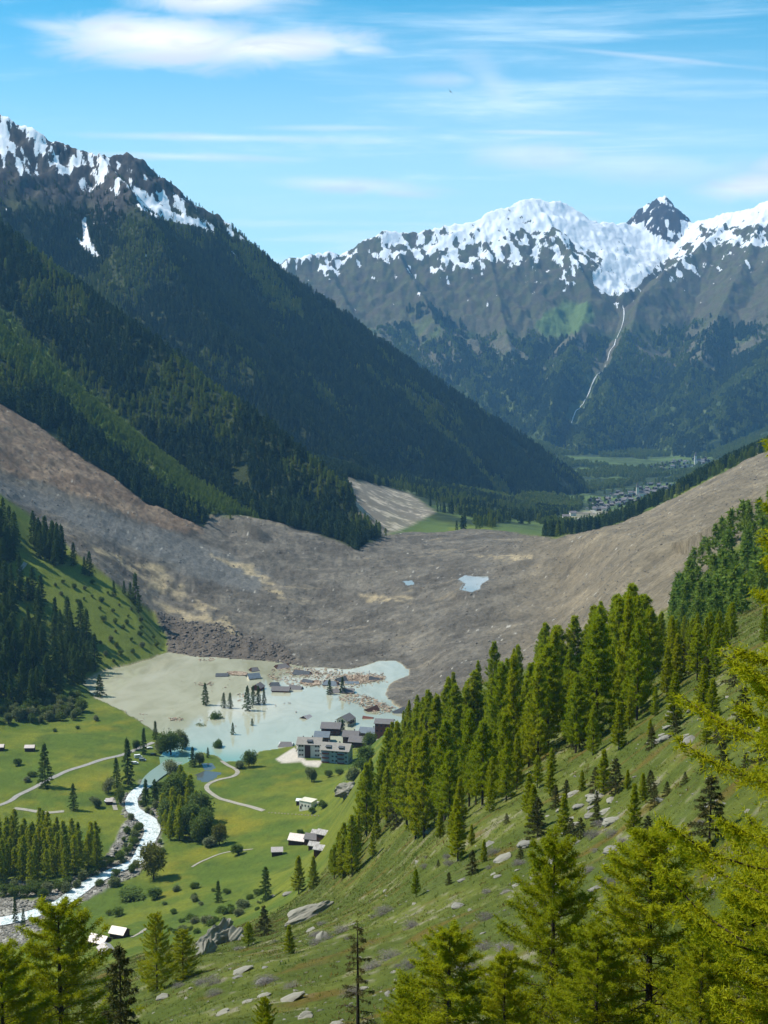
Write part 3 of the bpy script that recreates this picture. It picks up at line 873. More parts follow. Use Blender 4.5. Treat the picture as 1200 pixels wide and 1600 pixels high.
def plain(name, c, rough=0.85, c2=None, scale=1.0, spec=0.2, bump=0.0, stretch=None, metal=0.0, rnd=0.0):
    mt, t = new_mat(name)
    tc = t.n('ShaderNodeTexCoord')
    vec = tc.outputs['Object']
    if stretch:
        mp = t.n('ShaderNodeMapping', i_0=vec); mp.inputs['Scale'].default_value = stretch
        vec = mp.outputs[0]
    c2 = c2 or tuple(v * 0.7 for v in c)
    nz = t.noise(vec, scale, 6, 0.65)
    f = t.smooth(nz, 0.32, 0.68)
    cc = t.mix(f, (*c, 1), (*c2, 1))
    if rnd:
        oi = t.n('ShaderNodeObjectInfo')
        v = t.math('MULTIPLY_ADD', oi.outputs['Random'], rnd, 1 - rnd / 2)
        vv = t.n('ShaderNodeCombineXYZ', i_0=v, i_1=v, i_2=v)
        cc = t.mix(1.0, cc, vv.outputs[0], 'MULTIPLY')
    bs = t.n('ShaderNodeBsdfPrincipled', i_Base_Color=cc, i_Roughness=rough, i_Metallic=metal)
    bs.inputs['Specular IOR Level'].default_value = spec
    if bump:
        bp = t.n('ShaderNodeBump', i_Strength=bump, i_Distance=0.3 / scale, i_Height=nz)
        t.put(bs.inputs['Normal'], bp.outputs[0])
    t.n('ShaderNodeOutputMaterial', i_0=bs.outputs[0])
    return mt


M = {}
M['larch'] = leaf_material('larch_needles', (0.215, 0.250, 0.006), (0.278, 0.308, 0.007), (0.350, 0.358, 0.010), 0.5, 0.3)
M['larch_mid'] = leaf_material('larch_needles_deep', (0.195, 0.250, 0.007), (0.260, 0.310, 0.008), (0.340, 0.358, 0.012), 0.5, 0.15)
M['spruce'] = leaf_material('spruce_needles', (0.040, 0.078, 0.016), (0.064, 0.110, 0.020), (0.10, 0.15, 0.026), 0.3, 0.2)
M['spruce_brown'] = leaf_material('spruce_needles_tipped', (0.045, 0.052, 0.014), (0.065, 0.068, 0.018), (0.105, 0.085, 0.028), 0.15, 0.6)
M['forest_dark'] = leaf_material('forest_needles', (0.020, 0.045, 0.018), (0.038, 0.072, 0.022), (0.075, 0.112, 0.026), 0.2, 0.05)
M['forest_light'] = leaf_material('forest_larch_needles', (0.085, 0.14, 0.026), (0.13, 0.185, 0.03), (0.21, 0.225, 0.04), 0.4, 0.05)
M['forest_mid'] = leaf_material('far_forest_needles', (0.034, 0.062, 0.022), (0.052, 0.085, 0.026), (0.085, 0.12, 0.03), 0.25, 0.05)
M['young'] = leaf_material('young_leaves', (0.10, 0.17, 0.028), (0.15, 0.22, 0.034), (0.20, 0.26, 0.045), 0.4, 0.05)
M['bush'] = leaf_material('bush_leaves', (0.07, 0.12, 0.022), (0.11, 0.16, 0.032), (0.15, 0.19, 0.05), 0.3, 0.2)
M['bush_grey'] = leaf_material('willow_leaves', (0.12, 0.155, 0.06), (0.16, 0.19, 0.08), (0.20, 0.21, 0.11), 0.25, 0.2)
M['bush_brown'] = leaf_material('budding_leaves', (0.12, 0.13, 0.02), (0.16, 0.16, 0.025), (0.20, 0.18, 0.035), 0.3, 0.2)
M['twigs'] = leaf_material('bare_twigs', (0.13, 0.11, 0.10), (0.19, 0.165, 0.15), (0.25, 0.215, 0.195), 0.0, 0.6)
M['grass'] = leaf_material('grass_blades', (0.075, 0.095, 0.014), (0.105, 0.125, 0.018), (0.13, 0.14, 0.024), 0.3, 0.15)
M['straw'] = leaf_material('dry_blades', (0.22, 0.19, 0.11), (0.30, 0.25, 0.16), (0.34, 0.30, 0.20), 0.3, 0.15)
M['heath'] = leaf_material('heath_leaves', (0.10, 0.060, 0.014), (0.135, 0.090, 0.016), (0.16, 0.115, 0.02), 0.2, 0.2)
M['bark'] = plain('bark', (0.075, 0.055, 0.042), 0.95, (0.04, 0.03, 0.024), 3.0, 0.1, 0.5, (1, 1, 0.25))
M['rock'] = plain('lichen_rock', (0.27, 0.25, 0.20), 0.9, (0.14, 0.13, 0.10), 0.55, 0.2, 1.0, (1, 1, 2.2))
M['rock_pale'] = plain('pale_rock', (0.23, 0.215, 0.18), 0.9, (0.115, 0.105, 0.085), 1.1, 0.2, 0.9, (1, 1, 2.0))
M['rock_dark'] = plain('dark_rock', (0.16, 0.135, 0.11), 0.9, (0.08, 0.07, 0.06), 0.5, 0.2, 0.9)
M['slate'] = plain('slate_roof', (0.165, 0.15, 0.145), 0.75, (0.115, 0.105, 0.105), 0.6, 0.3, 0.2, (1, 4, 4))
M['slate_pale'] = plain('pale_slate_roof', (0.30, 0.275, 0.24), 0.8, (0.21, 0.19, 0.165), 0.5, 0.3, 0.2, (1, 4, 4))
M['slate_blue'] = plain('blue_slate_roof', (0.135, 0.165, 0.19), 0.65, (0.09, 0.115, 0.14), 0.4, 0.35, 0.1, (1, 4, 4))
M['slate_dark'] = plain('dark_slate_roof', (0.075, 0.082, 0.09), 0.7, (0.05, 0.055, 0.06), 0.5, 0.3, 0.1)
M['timber'] = plain('dark_timber', (0.085, 0.042, 0.028), 0.85, (0.045, 0.024, 0.018), 1.2, 0.15, 0.3, (1, 1, 6))
M['timber_red'] = plain('red_timber', (0.17, 0.062, 0.042), 0.85, (0.10, 0.04, 0.03), 1.2, 0.15, 0.3, (1, 1, 6))
M['render'] = plain('pale_render', (0.60, 0.60, 0.57), 0.85, (0.50, 0.50, 0.48), 0.25, 0.2)
M['render_cream'] = plain('cream_render', (0.62, 0.58, 0.46), 0.85, (0.52, 0.48, 0.37), 0.25, 0.2)
M['render_blue'] = plain('bluish_render', (0.33, 0.40, 0.44), 0.85, (0.27, 0.33, 0.37), 0.25, 0.2)
M['white'] = plain('white_wall', (0.80, 0.76, 0.68), 0.8, (0.62, 0.58, 0.50), 0.5, 0.2)
M['concrete'] = plain('concrete', (0.36, 0.34, 0.31), 0.9, (0.26, 0.25, 0.23), 0.6, 0.2)
M['metal_roof'] = plain('weathered_metal', (0.52, 0.50, 0.48), 0.55, (0.30, 0.22, 0.19), 1.4, 0.4, 0.0, (6, 1, 1), 0.3)
M['stone_roof'] = plain('stone_plates', (0.46, 0.43, 0.40), 0.8, (0.25, 0.22, 0.20), 1.0, 0.3, 0.5)
M['glass'] = plain('window_glass', (0.03, 0.035, 0.04), 0.15, (0.02, 0.025, 0.03), 1.0, 0.6)
M['wood'] = plain('broken_timber', (0.46, 0.36, 0.26), 0.85, (0.25, 0.17, 0.12), 0.09, 0.2)
M['road'] = plain('pale_gravel', (0.33, 0.305, 0.25), 0.95, (0.24, 0.22, 0.18), 0.5, 0.1)
M['asphalt'] = plain('worn_asphalt', (0.30, 0.285, 0.26), 0.95, (0.24, 0.225, 0.20), 0.4, 0.1)
M['paint_white'] = plain('white_paint', (0.78, 0.78, 0.78), 0.35, (0.70, 0.70, 0.70), 0.6, 0.5)
M['paint_grey'] = plain('grey_paint', (0.25, 0.27, 0.30), 0.35, (0.20, 0.22, 0.24), 0.6, 0.5)
M['paint_dark'] = plain('dark_paint', (0.05, 0.05, 0.055), 0.4, (0.04, 0.04, 0.04), 0.6, 0.5)
M['rubber'] = plain('rubber', (0.02, 0.02, 0.02), 0.8)
M['feather'] = plain('black_feathers', (0.02, 0.02, 0.022), 0.7)


def water_material(name, kind):
    mt, t = new_mat(name)
    g = t.n('ShaderNodeNewGeometry')
    pos = g.outputs['Position']
    sep = t.n('ShaderNodeSeparateXYZ', i_0=pos)
    mp = t.n('ShaderNodeMapping', i_0=pos); mp.inputs['Scale'].default_value = (1, 0.45, 1)
    big = t.noise(mp.outputs[0], 0.012, 5, 0.55, 0.8)
    if kind == 'lake':
        # silt: cream in the north, clearer and greener water where the river comes in
        clear = t.smooth(t.math('ADD', sep.outputs[1], t.math('MULTIPLY', big, 150)), 1180, 1000)
        river_in = t.smooth(t.math('ADD', t.math('ADD', sep.outputs[1], t.math('MULTIPLY', sep.outputs[0], 0.35)), t.math('MULTIPLY', big, 50)), 980, 925)
        swirl = t.noise(mp.outputs[0], 0.03, 6, 0.6, 2.5)
        c = t.mix(t.smooth(t.math('ADD', t.math('MULTIPLY', big, 0.6), t.math('MULTIPLY', swirl, 0.4)), 0.36, 0.6), (0.27, 0.265, 0.175, 1), (0.38, 0.375, 0.275, 1))
        c = t.mix(t.math('MULTIPLY', clear, 0.85), c, (0.35, 0.38, 0.285, 1))
        c = t.mix(river_in, c, (0.17, 0.28, 0.21, 1))
        rough, bs_, bsc = 0.03, 0.012, 0.25
    elif kind == 'river':
        at = t.n('ShaderNodeAttribute', attribute_name='calm')
        n1 = t.noise(pos, 0.45, 6, 0.7, 1.2); n2 = t.noise(pos, 1.6, 4, 0.7)
        foam = t.smooth(t.math('ADD', n1, t.math('MULTIPLY', n2, 0.6)), 0.62, 0.88)
        foam = t.math('MULTIPLY', foam, t.math('SUBTRACT', 1.0, at.outputs['Fac']))
        c = t.mix(foam, (0.20, 0.27, 0.23, 1), (0.72, 0.75, 0.75, 1))
        rough, bs_, bsc = 0.3, 0.8, 0.6
    elif kind == 'fall':
        c = t.mix(t.noise(pos, 0.05, 4), (0.75, 0.78, 0.8, 1), (0.5, 0.5, 0.5, 1)); rough, bs_, bsc = 0.6, 0.3, 0.1
    else:
        c = t.mix(t.smooth(big, 0.4, 0.6), (0.20, 0.22, 0.20, 1), (0.27, 0.28, 0.25, 1)) if kind == 'pond' else t.mix(big, (0.06, 0.075, 0.07, 1), (0.09, 0.10, 0.09, 1))
        rough, bs_, bsc = 0.08, 0.05, 0.3
    bp = t.n('ShaderNodeBump', i_Strength=bs_, i_Distance=0.25, i_Height=t.noise(pos, bsc, 4, 0.6))
    b = t.n('ShaderNodeBsdfPrincipled', i_Base_Color=c, i_Roughness=rough, i_IOR=(1.48 if kind == 'lake' else 1.33), i_Normal=bp.outputs[0])
    t.n('ShaderNodeOutputMaterial', i_0=b.outputs[0])
    return mt


# ------------------------------------------------------------------ water, roads
def polygon_sheet(name, poly, z, mat):
    me = bpy.data.meshes.new(name)
    me.from_pydata([(p[0], p[1], z) for p in poly], [], [list(range(len(poly)))])
    me.materials.append(mat)
    o = bpy.data.objects.new(name, me); C.objects.link(o)
    return tag(o, kind='structure')


def grow(poly, d):
    cx = sum(p[0] for p in poly) / len(poly); cy = sum(p[1] for p in poly) / len(poly)
    n = len(poly); out = []
    area = sum(poly[i][0] * poly[(i + 1) % n][1] - poly[(i + 1) % n][0] * poly[i][1] for i in range(n))
    sgn = 1 if area > 0 else -1
    for i in range(n):
        ax, ay = poly[i - 1]; bx, by = poly[(i + 1) % n]
        tx, ty = bx - ax, by - ay; L = math.hypot(tx, ty) or 1
        out.append((poly[i][0] + sgn * ty / L * d, poly[i][1] - sgn * tx / L * d))
    return out


polygon_sheet('lake_water', grow(LAKE, 7), 0.0, water_material('silty_water', 'lake'))
for nm, (poly, z) in PONDS.items():
    polygon_sheet('pond_water', grow(poly, 3), z, water_material('pond_water', 'pond' if 'debris' in nm or 'mud' in nm else 'dark'))


def ribbon(name, pts, widths, mat, lift=0.12, follow=True, cross=3, attrs=None, sub=1):
    n = len(pts); V = []; A = []
    for i in range(n):
        a = pts[max(i - 1, 0)]; b = pts[min(i + 1, n - 1)]
        tx, ty = b[0] - a[0], b[1] - a[1]; L = math.hypot(tx, ty) or 1
        nx, ny = -ty / L, tx / L
        for k in range(cross):
            s = (k / (cross - 1) - 0.5) * widths[i]
            x, y = pts[i][0] + nx * s, pts[i][1] + ny * s
            z = H(x, y)[0] if follow else pts[i][2]
            V.append((x, y, z + lift))
    F = []
    for i in range(n - 1):
        for k in range(cross - 1):
            a = i * cross + k
            F += [a, a + 1, a + 1 + cross, a + cross]
    o = add_mesh(name, np.array(V), np.array(F), 4, attrs, mat, smooth=True)
    return tag(o, kind='structure')


cross = 5
calm = np.repeat(1 - sstep(np.arange(len(RIV)), 18, 24), cross)
ribbon('river_water', [tuple(r[:3]) for r in RIV], RIV[:, 3] + 3, water_material('white_water', 'river'), lift=-0.35, follow=False, cross=cross, attrs={'calm': calm})


def road(name, px_pts, w, mat, ymin=500, lift=0.22):
    p = smooth_line([hit(*q, ymin=ymin) for q in px_pts], 8)
    ribbon(name, [tuple(q) for q in p], [w] * len(p), mat, lift=lift, cross=5)


road('valley_road', [(-120, 1312), (0, 1258), (30, 1242), (62, 1226), (100, 1207), (130, 1197), (160, 1187), (190, 1180), (220, 1168), (240, 1160)], 4.2, M['asphalt'], 700)
road('field_track', [(22, 1263), (50, 1267), (75, 1270), (100, 1268)], 4.0, M['road'], 700)
road('gravel_path', [(346, 1189), (356, 1196), (368, 1202), (371, 1208), (362, 1214), (340, 1219), (325, 1226), (324, 1234), (338, 1245), (358, 1252), (385, 1259), (412, 1267)], 3.3, M['road'], 650)
road('wood_track', [(176, 1246), (178, 1256), (181, 1266)], 3.0, M['road'], 650)
road('meadow_trail', [(300, 1355), (318, 1345), (340, 1336), (360, 1331), (395, 1327)], 1.6, M['road'], 550)
road('hill_trail', [(206, 1465), (222, 1456), (232, 1450)], 2.0, M['road'], 450)
road('village_road', [(925, 798), (942, 806), (965, 815)], 12, M['road'], 2500, 2.0)
road('village_street', [(870, 818), (900, 812), (930, 806), (985, 800)], 9, M['road'], 2500, 2.0)
road('hillside_trail', [(30, 893), (36, 886), (40, 880)], 4, M['road'], 900, 0.6)

fall = smooth_line([hit(x, y, ymin=5500) for x, y in [(973, 478), (975, 492), (973, 506), (966, 524), (960, 540), (952, 552), (946, 572), (938, 584), (924, 604), (914, 626), (905, 640), (897, 650), (893, 662)]], 3)
wf = [2 + 3.5 * abs(math.sin(i * 1.7)) * (0.6 + 0.4 * math.sin(i * 0.6)) for i in range(len(fall))]
ribbon('waterfall_water', [tuple(p) for p in fall], wf, water_material('falling_water', 'fall'), lift=5, follow=True, cross=3)
# ------------------------------------------------------------------ trees
def tube(path, radii, sides=6):
    """tapered tube as (verts, quads)"""
    path = np.asarray(path, float); n = len(path)
    V = []; F = []
    for i in range(n):
        d = path[min(i + 1, n - 1)] - path[max(i - 1, 0)]
        d = d / (np.linalg.norm(d) + 1e-9)
        u = np.cross(d, (0.3, 0.9, 0.1)); u /= np.linalg.norm(u) + 1e-9
        w = np.cross(d, u)
        for k in range(sides):
            a = 2 * math.pi * k / sides
            V.append(path[i] + radii[i] * (math.cos(a) * u + math.sin(a) * w))
    for i in range(n - 1):
        for k in range(sides):
            k2 = (k + 1) % sides
            F.append((i * sides + k, i * sides + k2, (i + 1) * sides + k2, (i + 1) * sides + k))
    return np.array(V), np.array(F)


def join(parts):
    V = []; F = []; o = 0
    for v, f in parts:
        V.append(v); F.append(np.asarray(f) + o); o += len(v)
    return np.concatenate(V), np.concatenate(F)


def blades(pos, direc, length, width, R):
    """one narrow triangle per position"""
    n = len(pos)
    d = direc / (np.linalg.norm(direc, axis=1, keepdims=True) + 1e-9)
    r = R.normal(size=(n, 3))
    s = np.cross(d, r); s /= np.linalg.norm(s, axis=1, keepdims=True) + 1e-9
    L = (length * R.uniform(0.6, 1.25, n))[:, None]; W = (width * R.uniform(0.7, 1.3, n))[:, None]
    V = np.stack([pos - s * W * 0.5, pos + s * W * 0.5, pos + d * L], 1).reshape(-1, 3)
    return V


def conifer(seed, Ht, R0, nb, twigs, tufts, nblade, bl, bw, style='larch', base=0.12, limb=True, power=0.8, sides=7, lean=0.01, sparse=0.0):
    R = np.random.default_rng(seed)
    nseg = 10
    hs = np.linspace(0, 1, nseg)
    wob = np.cumsum(R.normal(0, lean * Ht / nseg, (nseg, 2)), 0)
    path = np.column_stack([wob[:, 0], wob[:, 1], hs * Ht - 0.3])
    rad = 0.014 * Ht * (1 - hs) ** 0.8 + 0.012
    parts = [tube(path, rad, sides)]
    P_ = []; D_ = []
    def trunk_at(h):
        return np.array([np.interp(h, hs, path[:, 0]), np.interp(h, hs, path[:, 1]), h * Ht - 0.3])
    for i in range(nb):
        h = base + (0.985 - base) * ((i + R.uniform(0, 1)) / nb) ** 0.92
        if sparse and R.uniform() < sparse:
            continue
        az = i * 2.39996 + R.normal(0, 0.35)
        tt = (h - base) / (1 - base)
        prof = (1 - tt) ** power * (0.55 + 0.45 * min(1, tt / 0.18))
        L = R0 * prof * R.uniform(0.62, 1.18) + 0.02 * Ht * (1 - tt) + 0.012 * Ht
        if style == 'larch':
            a = R.uniform(-0.12, 0.22) + 0.5 * tt ** 2; b = R.uniform(-0.15, 0.22)
        else:
            a = -0.12 + 0.5 * tt + R.uniform(-0.08, 0.1); b = -0.28 + 0.2 * tt
        o = trunk_at(h)
        dr = np.array([math.cos(az), math.sin(az), 0.0]); pr = np.array([-dr[1], dr[0], 0.0])
        sidebend = R.normal(0, 0.12)
        def bp(s):
            s = np.asarray(s)[..., None]
            z = a * s + b * s * s + (0.18 * s ** 4 if style == 'larch' else 0)
            return o + dr * L * s + np.array([0, 0, 1.0]) * L * z + pr * L * sidebend * s * s
        if limb:
            ss = np.linspace(0, 1, 5)
            parts.append(tube(bp(ss), (0.0045 * Ht * (1 - tt) * 0.6 + 0.012) * (1 - 0.8 * ss) + 0.004, 3))
        nt = max(3, int(twigs * (0.35 + 0.65 * L / R0)))
        s0 = R.uniform(0.12, 1.0, nt) ** 0.8
        w = R.uniform(-1, 1, nt)
        # side twigs fan out from the limb and get shorter towards its tip
        tl = (0.42 * L * (1.05 - s0) + 0.06 * L) * np.abs(w)
        c0 = bp(s0)
        hang = R.uniform(-0.55, 0.05, nt) if style != 'larch' else R.uniform(-0.5, 0.45, nt)
        td = dr * (0.75) + pr * np.sign(w)[:, None] * 1.0 + np.array([0, 0, 1.0]) * hang[:, None]
        td /= np.linalg.norm(td, axis=1, keepdims=True)
        for k in range(tufts):
            q = (k + R.uniform(0, 1, nt)) / tufts
            p = c0 + td * (tl * q)[:, None]
            p = p + R.normal(0, 0.012 * R0 + 0.15 * bl, p.shape)
            if style != 'larch':
                p[:, 2] -= np.abs(R.normal(0, 0.035 * R0, nt))
            for j in range(nblade):
                if style == 'larch':
                    d = R.normal(0, 1, p.shape) + 0.45 * td + np.array([0, 0, 0.25])
                else:
                    d = R.normal(0, 0.55, p.shape) + td + np.array([0, 0, -0.35])
                P_.append(p); D_.append(d)
        # growth on the limb itself
        s1 = R.uniform(0.15, 1.05, max(4, nt // 2)); p = bp(s1)
        for j in range(nblade + 1):
            P_.append(p); D_.append(R.normal(0, 0.8, p.shape) + dr * 0.8)
    # leading shoot
    s = R.uniform(0.9, 1.01, 20); p = np.column_stack([np.interp(s, hs, path[:, 0]), np.interp(s, hs, path[:, 1]), s * Ht - 0.3])
    P_.append(p); D_.append(R.normal(0, 0.5, p.shape) + np.array([0, 0, 0.8]))
    P_ = np.concatenate(P_); D_ = np.concatenate(D_)
    V = blades(P_, D_, bl, bw, R)
    return V, join(parts)


def leafy(seed, Ht, R0, n, bl, bw, lobes=9, trunk=True, low=0.1):
    """round shrub or broadleaved tree: leaf clumps on the outside of overlapping lobes"""
    R = np.random.default_rng(seed)
    cs = []
    for k in range(lobes):
        a = R.uniform(0, 2 * math.pi); r = R0 * 0.62 * math.sqrt(R.uniform(0, 1)); z = Ht * (low + 0.25 + R.uniform(0, 0.5))
        s = R.uniform(0.3, 0.52)
        cs.append((r * math.cos(a), r * math.sin(a), z, R0 * s, min(Ht * s * 0.62, Ht - z, z)))
    cs.append((0, 0, Ht * 0.68, R0 * 0.5, Ht * 0.32))
    P_ = []; D_ = []
    for (cx, cy, cz, rr, rz) in cs:
        m_ = n // len(cs)
        d = R.normal(size=(m_, 3)); d /= np.linalg.norm(d, axis=1, keepdims=True)
        rad = R.uniform(0.35, 1.25, m_) ** 0.7 * (1 + 0.25 * vnoise(d[:, 0] * 3 + cx, d[:, 1] * 3 + d[:, 2] * 2 + cz, seed % 50))
        p = np.column_stack([cx + d[:, 0] * rr * rad, cy + d[:, 1] * rr * rad, cz + d[:, 2] * rz * rad])
        P_.append(p); D_.append(d * 0.5 + R.normal(0, 0.7, p.shape))
    V = blades(np.concatenate(P_), np.concatenate(D_), bl, bw, R)
    parts = [tube([(0, 0, -0.3), (0.02 * R0, 0, Ht * 0.35), (0, 0.03 * R0, Ht * 0.6)], [0.03 * Ht, 0.022 * Ht, 0.01 * Ht], 6)]
    for (cx, cy, cz, rr, rz) in cs[:7]:
        parts.append(tube([(0, 0, Ht * 0.12), (cx * 0.4, cy * 0.4, cz * 0.6), (cx, cy, cz)], [0.014 * Ht, 0.009 * Ht, 0.003 * Ht], 4))
    return V, join(parts)


def tri_mesh(name, V, mat):
    me = bpy.data.meshes.new(name)
    n = len(V) // 3
    me.vertices.add(len(V)); me.vertices.foreach_set('co', V.astype(np.float32).ravel())
    me.loops.add(len(V)); me.loops.foreach_set('vertex_index', np.arange(len(V), dtype=np.int32))
    me.polygons.add(n)
    me.polygons.foreach_set('loop_start', np.arange(0, len(V), 3, dtype=np.int32))
    me.polygons.foreach_set('loop_total', np.full(n, 3, np.int32))
    me.update(calc_edges=True)
    me.materials.append(mat)
    return me


def quad_mesh(name, V, F, mat, smooth=True):
    o = add_mesh(name, V, np.asarray(F).ravel(), 4, None, mat, smooth=smooth, link=False)
    me = o.data
    bpy.data.objects.remove(o)
    return me


class Proto:
    def __init__(self, kind, cat, V, tr, mat, Ht):
        self.crown = tri_mesh('crown', V, mat); self.trunk = quad_mesh('trunk', *tr, M['bark'])
        self.kind, self.cat, self.H = kind, cat, Ht


def plant_at(pr, x, y, h, label, group=None, rot=None, z=None, wide=1.0, sink=0.2, part_names=('trunk', 'crown')):
    """one tree: an Empty at its foot with trunk and crown"""
    e = bpy.data.objects.new(pr.kind, None); C.objects.link(e)
    zz = H(x, y)[0] if z is None else z
    e.location = (x, y, zz - sink)
    s = h / pr.H
    e.scale = (s * wide, s * wide, s)
    e.rotation_euler = (0, 0, random.uniform(0, 6.28) if rot is None else rot)
    tag(e, label, pr.cat, group)
    for nm, me in zip(part_names, (pr.trunk, pr.crown)):
        o = bpy.data.objects.new(nm, me); C.objects.link(o); o.parent = e
    return e


PR = {}
PR['larch_hero'] = [Proto('larch_tree', 'larch tree', *conifer(100 + i, 15, 4.6, 120, 76, 4, 3, 0.24, 0.046, 'larch', 0.03, power=0.58), M['larch'], 15) for i in range(3)]
PR['larch_close'] = [Proto('larch_tree', 'larch tree', *conifer(140, 16, 3.6, 105, 110, 8, 3, 0.12, 0.028, 'larch', 0.10, power=0.5), M['larch'], 16)]
PR['larch_stand'] = [Proto('larch_tree', 'larch tree', *conifer(110 + i, 20, R_, 95, 34, 3, 2, 0.60, 0.14, 'larch', b_, power=p_), M[m_], 20)
                     for i, (R_, b_, p_, m_) in enumerate([(3.5, 0.06, 0.95, 'larch'), (4.0, 0.08, 0.85, 'larch_mid'), (3.1, 0.10, 0.9, 'larch'), (3.9, 0.16, 0.78, 'larch_mid')])]
PR['larch_far'] = [Proto('larch_tree', 'larch tree', *conifer(120 + i, 25, R_, 52, 15, 2, 2, 1.3, 0.46, 'larch', 0.08, limb=False, power=0.7), M['larch_mid'], 25) for i, R_ in enumerate([4.4, 5.0, 4.0])]
PR['spruce_slope'] = [Proto('spruce_tree', 'spruce tree', *conifer(200 + i, 7, 2.0, 60, 26, 3, 3, 0.22, 0.060, 'spruce', 0.02, power=0.8), M['spruce_brown'], 7) for i in range(2)]
PR['spruce_sparse'] = [Proto('spruce_tree', 'spruce tree', *conifer(210, 9, 1.35, 62, 18, 3, 3, 0.15, 0.035, 'spruce', 0.02, power=0.75, sparse=0.25), M['spruce_brown'], 9)]
PR['spruce_far'] = [Proto('spruce_tree', 'spruce tree', *conifer(220 + i, 30, R_ * 1.15, 60, 20, 2, 2, 1.25, 0.42, 'spruce', 0.05, limb=False, power=0.85), M['spruce'], 30) for i, R_ in enumerate([4.8, 4.2, 5.4])]
PR['bush'] = [Proto('bush', 'bush', *leafy(300 + i, 6, 3.6, 2200, 0.85, 0.35, 7), M[m_], 6) for i, m_ in enumerate(['bush', 'bush_grey', 'bush'])]
PR['broadleaf'] = [Proto('broadleaf_tree', 'broadleaf tree', *leafy(310 + i, 14, 5.6, 3600, 1.3, 0.5, 14), M[m_], 14) for i, m_ in enumerate(['bush', 'bush_brown', 'bush_grey'])]
PR['twig_bush'] = [Proto('shrub', 'shrub', *leafy(320 + i, 1.6, 1.8, 2600, 0.35, 0.02, 8, low=-0.1), M['twigs'], 1.6) for i in range(2)]


def at(px, py, hpx, pr, label, group=None, ymin=12, wide=1.0, rot=None, z=None, Y=None):
    """tree whose foot shows at (px, py), hpx photograph pixels tall"""
    if Y is not None:
        x, y, _ = P(px, py, Y)
        zz = H(x, y)[0]
    else:
        x, y, zz = hit(px, py, ymin)
    if z is not None:
        zz = z
    h = hpx / 2000.0 * y
    return plant_at(random.choice(pr) if isinstance(pr, list) else pr, x, y, h, label, group, rot, zz, wide)


def scatter(poly, y0, y1, n, mind, xr=None, seed=0, hitmode=False, keep=None):
    """random places on the land whose feet show inside a polygon of the photograph"""
    R = np.random.default_rng(seed)
    us = [(p[0] - 600) / 2000.0 for p in poly]
    out = []
    for _ in range(60):
        y = np.exp(R.uniform(math.log(y0), math.log(y1), 4000)); x = R.uniform(min(us) * 1.06 - 0.01, max(us) * 1.06 + 0.01, 4000) * y
        z = H(x, y); a, b = pix(x, y, z)
        ok = in_poly(a, b, poly) > 0
        if keep is not None:
            ok &= keep(x, y, z)
        for i in np.nonzero(ok)[0]:
            if all((x[i] - q[0]) ** 2 + (y[i] - q[1]) ** 2 > mind * mind for q in out):
                out.append((x[i], y[i], z[i]))
                if len(out) >= n:
                    return out
    return out


def at_top(px, top, Y, pr, lab, group=None, wide=1.0, rot=None):
    """tree standing at ground distance Y whose tip shows at (px, top)"""
    x, y, zt = P(px, top, Y)
    zg = H(x, y)[0]
    return plant_at(pr, x, y, zt - zg, lab, group, rot, zg, wide)


# hero larches at the bottom of the picture
for (px_, top, Y, k, w, lab) in [
        (1022, 1284, 58, 0, 1.25, 'tall full larch at the bottom right with bright yellow-green needles'),
        (868, 1300, 64, 2, 1.0, 'slim tall larch with a bare leading shoot left of the fullest bottom larch'),
        (702, 1442, 60, 1, 1.45, 'short bushy larch right of the dark sparse spruce at the bottom edge'),
        (1180, 1352, 52, 1, 1.25, 'larch cut off by the bottom right corner of the view'),
        (90, 1402, 120, 2, 1.35, 'broad old larch filling the bottom left corner above the river bend'),
        (0, 1470, 110, 1, 1.2, 'larch cut off by the left edge at the bottom left corner'),
        (243, 1425, 195, 2, 0.9, 'slim larch with visible trunk right of the two metal-roofed sheds'),
        (285, 1450, 200, 1, 1.3, 'low wide larch beside the slim larch near the rock cliff'),
        (413, 1553, 84, 0, 0.9, 'small young larch poking up from the bottom edge left of the dark spruce'),
        (935, 1440, 55, 1, 1.2, 'larch standing between the two tallest bottom larches, mostly hidden'),
        (640, 1520, 62, 2, 1.2, 'small larch at the left end of the bottom larch row'), (1100, 1450, 50, 2, 1.2, 'larch filling the gap left of the bottom right corner'),
        (790, 1480, 58, 0, 1.1, 'low larch filling the gap right of the short bushy larch')]:
    at_top(px_, top, Y, PR['larch_hero'][k], lab, 'larches in the foreground', w)
at_top(1352, 590, 24, PR['larch_close'][0], 'nearest larch reaching in from the right edge with long needled branches', 'larches in the foreground', 1.1, 2.4)
at_top(1400, 1080, 25, PR['larch_close'][0], 'low near larch branches entering at the bottom right edge', 'larches in the foreground', 1.3, 0.7)
at_top(558, 1425, 66, PR['spruce_sparse'][0], 'dark thin spruce with gappy drooping branches at the bottom centre', 'spruces in the foreground')
at_top(185, 1462, 100, PR['spruce_slope'][0], 'brownish spruce between the bottom left larch and the slim larch', 'spruces in the foreground', 0.8)
